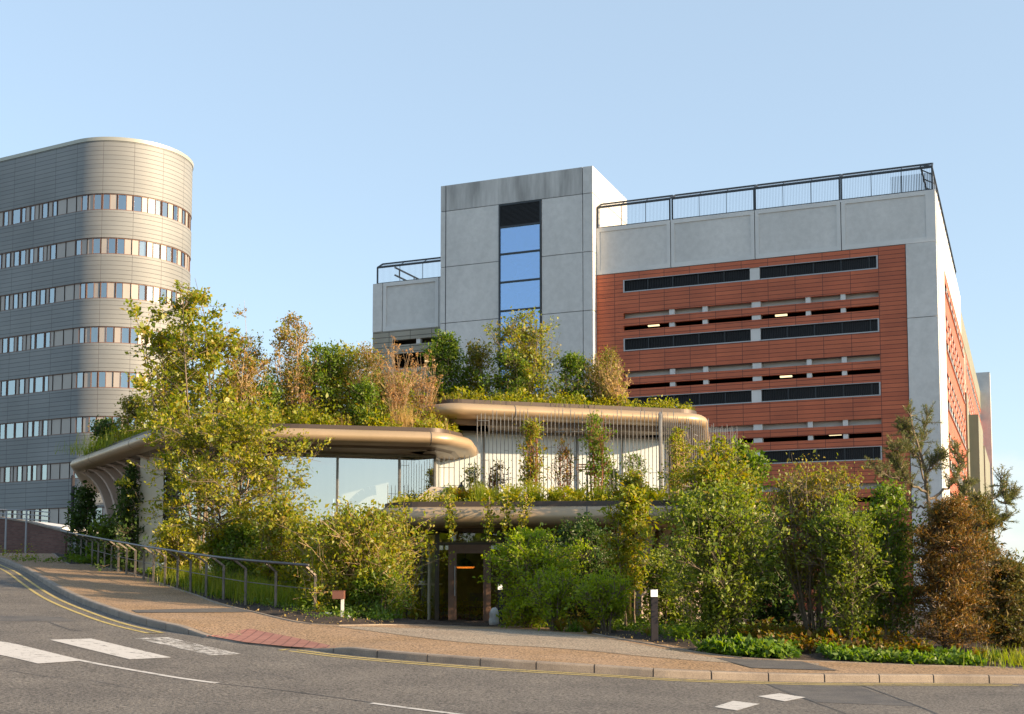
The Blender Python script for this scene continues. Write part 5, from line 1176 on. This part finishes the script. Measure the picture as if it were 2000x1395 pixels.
dry('fan of dry golden twigs on the upper roof before the terracotta wall', 1208, 42.6, zu, 695, 34, 36, hm=STRAW, hs=.04)
rtuft('small grass clump alone near the right end of the upper roof', 1342, 43.6, zu, 160, .5, GRAS, rad=.12, spread=.7)
rtuft('tan and green grass on the left end of the upper roof', 880, 41.6, zu, 420, .45, STRAW, rad=.4, spread=.8)
rtuft('yellow green grass in the middle of the upper roof edge', 960, 41.9, zu, 420, .4, GRAS, rad=.5, spread=.8)
rtuft('golden grass right of the middle on the upper roof edge', 1100, 42.5, zu, 420, .42, GRAS, rad=.6, spread=.8)
rtuft('short grass towards the right end of the upper roof edge', 1250, 43.3, zu, 300, .35, GRAS, rad=.5, spread=.8)

# --- terrace planting
zt = Z3+.02
cover('terrace_ground_cover', 'low yellow green leaves over the terrace soil', roof_pts(can, Z3+.06, 3.4), 12000, .085, COVERR, .32, seed=6)
tf = [(905,33.6,.5),(935,33.3,.45),(960,34.2,.55),(1000,33.2,.5),(1040,33.4,.5),(1085,33.1,.45),(1125,33.5,.5),(1175,33.3,.4),(1215,33.5,.45),(1250,33.3,.5),(880,34.1,.35),(1285,33.8,.5)]
for i, (px, D, ln) in enumerate(tf):
    what = ['left of the first hanging vine','over the second hanging vine','behind the second and third vines','over the third hanging vine','right of the last hanging vine','below the red stemmed climber','below the bench on the terrace','right of the bench on the terrace','near the right of the terrace edge','at the sunny right end of the terrace edge','beside the black urn','under the thick screen post'][i]
    if i % 3 == 1: tuft('upright golden green grass clump '+what, X(px, D-.6), D-.6, zt, 260, ln*1.7, .014, GRAS, rad=.12, spread=.6, group='terrace edge plants')
    else: fern('bright fern '+what, X(px, D-.7), D-.7, zt, 18, ln*1.55, FERNR if i % 4 == 0 else COVERR, group='terrace edge plants')
rplant('leafy climber on the rods at the left of the terrace', 1040, 34.7, 815, zt, [(985,22),(930,20),(880,22),(840,18),(817,6)], GREEN2, nleaf=2600, size=.06, nbr=70, clump=.06, t0=.1, stems=6, spread=.5, bark=REDS, rise=2, name='climber', cat='climber')
rplant('red stemmed shrub behind the rods in the middle of the terrace', 1103, 34.8, 850, zt, [(985,10),(930,24),(890,16),(852,5)], COPPER, nleaf=1100, size=.05, nbr=46, clump=.06, t0=.15, stems=7, spread=.5, bark=REDS, rise=2, r0=.02)
rplant('tall dark leaved climber reaching the upper roof behind the rods', 1168, 34.7, 805, zt, [(985,14),(930,24),(880,24),(830,30),(808,14)], GREEN, nleaf=2800, size=.065, nbr=70, clump=.065, t0=.08, stems=6, spread=.5, bark=REDS, rise=2, name='climber', cat='climber')
rplant('small round leaved tree in front of the frosted glass', 1238, 37.5, 890, zt, [(985,5),(950,16),(915,24),(892,10)], GREEN, nleaf=1900, size=.055, nbr=44, clump=.07, t0=.3, stems=3, bark=TANS, cat='tree', name='sapling')
rplant('dark clipped bush beside the terrace bench', 1195, 36.8, 912, zt, [(980,14),(950,15),(925,11),(914,4)], DARK, nleaf=1500, size=.055, nbr=34, clump=.06, t0=.03)
rplant('sparse reddish shrub behind the rods at the left of the terrace', 965, 35.6, 895, zt, [(985,18),(940,22),(905,14)], COPPER, nleaf=1000, size=.055, nbr=40, clump=.08, t0=.1, bark=REDS, stems=5)
rplant('thin green stems behind the rods near the short rods', 925, 36.4, 905, zt, [(980,14),(940,18),(912,8)], GREEN2, nleaf=900, size=.055, nbr=30, clump=.08, t0=.1)
rplant('loose yellow shrub spilling over the right part of the canopy', 1235, 32.9, 925, zt, [(985,30),(965,34),(940,24),(928,8)], GREEN2, nleaf=3000, size=.055, nbr=50, clump=.07, t0=.03)
rplant('small dark shrub beside the black urn on the terrace', 880, 35.0, 952, zt, [(985,14),(968,16),(955,6)], GREEN, nleaf=1200, size=.05, nbr=30, clump=.06, t0=.03)
rplant('sunlit climber on the rods at the corner right of the thick post', 1325, 35.6, 842, zt, [(985,20),(930,26),(880,22),(846,8)], GREEN2, nleaf=3000, size=.06, nbr=60, clump=.07, t0=.08, bark=TANS, name='climber', cat='climber')
# hanging vines: stems follow the bronze edge down and end in the air
def vine(px, y0, y1, dx, m, label, n):
    n = int(n*1.5); seedc[0] += 1; rg = np.random.default_rng(seedc[0]); D = 31.75-(px-870)*.0032; P = []
    for k, t in enumerate(np.linspace(0, 1, 12)):
        y = y0+(y1-y0)*t; P.append(at(px+dx*t+rg.normal()*1.1, y, D-.14+(.35 if k == 0 else 0)))
    P = np.array([tuple(p) for p in P]); root = thing('hanging_vine', label, 'vine', Vector(P[0]), group='vines hanging over the entrance canopy')
    paths = [(P, np.linspace(.010, .004, 12)), (P+rg.normal(size=P.shape)*.02, np.linspace(.008, .004, 12))]
    V, Fq = tubes_np(paths, 4); link('stem', npmesh('stem', V, Fq), TANS, root)
    u = rg.beta(1, 1.25, n)*11; gi = np.minimum(u.astype(int), 10); C = P[gi]*(1-u+gi)[:, None]+P[gi+1]*(u-gi)[:, None]; sp = (.085*(1-u/11)+.03)[:, None]; C += rg.normal(size=C.shape)*sp*np.array([1, .4, 1])
    LV, LF = leaves_np(C, .066, rg, .75); link('leaves', npmesh('leaves', LV, LF), m, root)
vine(877, 968, 1052, 4, GREEN2, 'leftmost and longest hanging vine, bushy and green', 300)
vine(955, 972, 1058, 0, GREEN2, 'second hanging vine from the left, thin with a ragged tip', 190)
vine(992, 968, 1040, -8, GOLD, 'third hanging vine from the left, golden and slanting', 200)
vine(1030, 966, 1040, -14, GOLD, 'rightmost hanging vine, golden and curving to the left', 200)

# --- low plants by the handrail and along the bed
def line_tufts():
    D_ = [(600,28.9,.5,'just behind the last handrail post'),(565,29.4,.62,'between the last two handrail posts'),(520,29.8,.72,'the thick one between the second and third handrail posts'),(498,30.6,.78,'behind the third handrail post from the near end'),(455,31.4,.85,'behind the fourth handrail post from the near end'),(430,32.6,.9,'tall one left of the fourth handrail post'),(405,33.6,.85,'behind the fifth handrail post from the near end'),(375,35.2,.7,'behind the middle of the handrail'),(345,36.6,.6,'left of the middle of the handrail')]
    for px, D, ln, w in D_:
        x, y, z = gp_(px, D); tuft('soft green grass clump '+w, x, y, z, 420, ln, .011, GRAS, rad=.24, spread=.6, group='grasses behind the handrail')
line_tufts()
for px, D, ln, w in ((770,27.6,.42,'left one of the pair at the foot of the big round bush'),(738,27.4,.40,'right beside the marker post side of the big round bush'),(1120,26.9,.4,'at the foot of the flat topped lime shrub')):
    x, y, z = gp_(px, D); tuft('broad bladed clump '+w, x, y, z, 70, ln, .03, COVER, rad=.1, spread=.8, arch=.8, name='leafy_clump', cat='plant')
fl_ = [(1095,27.0,.42,'left of the reddish pair under the lime shrubs'),(1150,26.2,.5,'with upright fronds between the lime shrubs'),(1268,25.2,.36,'just left of the tall bollard'),(1330,24.4,.55,'upright and green, first one right of the tall bollard'),(1375,24.9,.4,'behind the upright fern right of the bollard'),(1440,25.6,.42,'reddish, left of the birch trunk foot'),(1465,24.4,.42,'in front of the dark gap by the birch'),(1490,25.2,.48,'reddish, left of the vase shaped tree'),(1515,24.5,.45,'reddish with bright tips before the vase shaped tree'),(1545,25.2,.48,'rust coloured, touching the vase shaped tree'),(1570,24.2,.42,'in front of the vase shaped trunk base'),(1620,24.6,.42,'between the vase shaped and slender trees'),(1645,23.4,.32,'low one before the slender tree foot'),(1700,24.2,.42,'between the slender and the upright green tree'),(1725,23.5,.36,'low and rust by the upright green tree'),(1775,23.6,.42,'before the rust conifer on its left'),(1800,23.2,.40,'rusty, at the left foot of the rust conifer'),(1830,22.9,.38,'bright, at the front of the rust conifer'),(1910,22.8,.36,'between the two right conifers'),(1935,22.7,.36,'yellow green at the foot of the right conifer')]
for i, (px, D, ln, w) in enumerate(fl_):
    x, y, z = gp_(px, D); fern('fern '+w, x, y, z, 14, ln, COVER if 'green' in w or 'bright,' in w else FERNR, group='ferns in the front bed')
def bed_pts(pa, pb, wid0, wid1):
    """points in a band behind the back edge of the pavement between two photo columns"""
    cols = 1000+FPX*B[:, 0]/B[:, 1]; I = [i for i in range(len(B)) if pa <= cols[i] <= pb]
    def f(rg, n):
        i = rg.uniform(I[0], I[-1]-1, n); k = i.astype(int); P = B[k]*(1-(i-k))[:, None]+B[k+1]*(i-k)[:, None]; d = BN[k]; o = wid0+(wid1-wid0)*rg.uniform(0, 1, n)
        Q = P+d*o[:, None]; return np.array([(x, y, ground_at(x, y)+.01) for x, y in Q])
    return f
cover('ground_cover', 'bright green low leafy ground cover along the path edge at the right', bed_pts(1318, 1650, .06, 2.0), 7500, .095, COVER, .19, seed=11)
cover('ground_cover', 'green ground cover strip in front of the conifers', bed_pts(1590, 1990, .06, 1.6), 6000, .08, COVER, .13, seed=12)
cover('ground_cover', 'dark green creeping ground cover along the handrail foot', bed_pts(112, 420, .25, 2.6), 12000, .085, GREEN, .22, seed=13)
cover('ground_cover', 'thin green seedlings on the bark around the lower handrail', bed_pts(400, 640, .7, 4.5), 7000, .06, GREEN, .22, seed=14)
cover('ground_cover', 'low green plants under the shrubs right of the entrance', bed_pts(990, 1330, .7, 4.0), 9000, .06, GREEN, .22, seed=15)
cover('undergrowth', 'mixed rust and green undergrowth below the trees at the right', bed_pts(1380, 1960, 1.3, 4.5), 12000, .075, FERNR, .28, seed=16)
cover('undergrowth', 'mixed green undergrowth behind the handrail', bed_pts(150, 640, 2.5, 9.0), 26000, .08, GREEN2, .55, seed=17)
cover('fallen_leaves', 'pale fallen leaves and chips scattered on the bark mulch', bed_pts(420, 1400, .05, 2.5), 900, .04, STRAW, .0, seed=18, patchy=False)
x, y, z = gp_(1975, 22.6); tuft('sunny yellow grass at the lower right corner of the bed', x, y, z, 380, .4, .016, GRAS, rad=.5, spread=.6)

# hedge across the road behind the viewpoint: it is what the entrance glass mirrors
def hedge(rg, n):
    x = rg.uniform(-34, 34, n); z0 = -2.4; z1 = 4.6+.9*np.sin(x*.7)+.7*np.sin(x*1.9+1); return np.stack([x, -25+rg.normal(size=n)*.9, z0+(z1-z0)*rg.uniform(0, 1, n)], 1)
rg = np.random.default_rng(9); V, Fq = leaves_np(hedge(rg, 36000), .24, rg, .7); V2, F2 = leaves_np(hedge(rg, 5000)+np.array([0, -1.8, -.6]), 1.7, rg, .9); Fq = np.concatenate([Fq, F2+len(V)]); V = np.concatenate([V, V2]); o = link('hedge', npmesh('hedge', V, Fq), GREEN); o['kind'] = 'stuff'; o['label'] = 'dense mixed hedge across the road'; o['category'] = 'hedge'
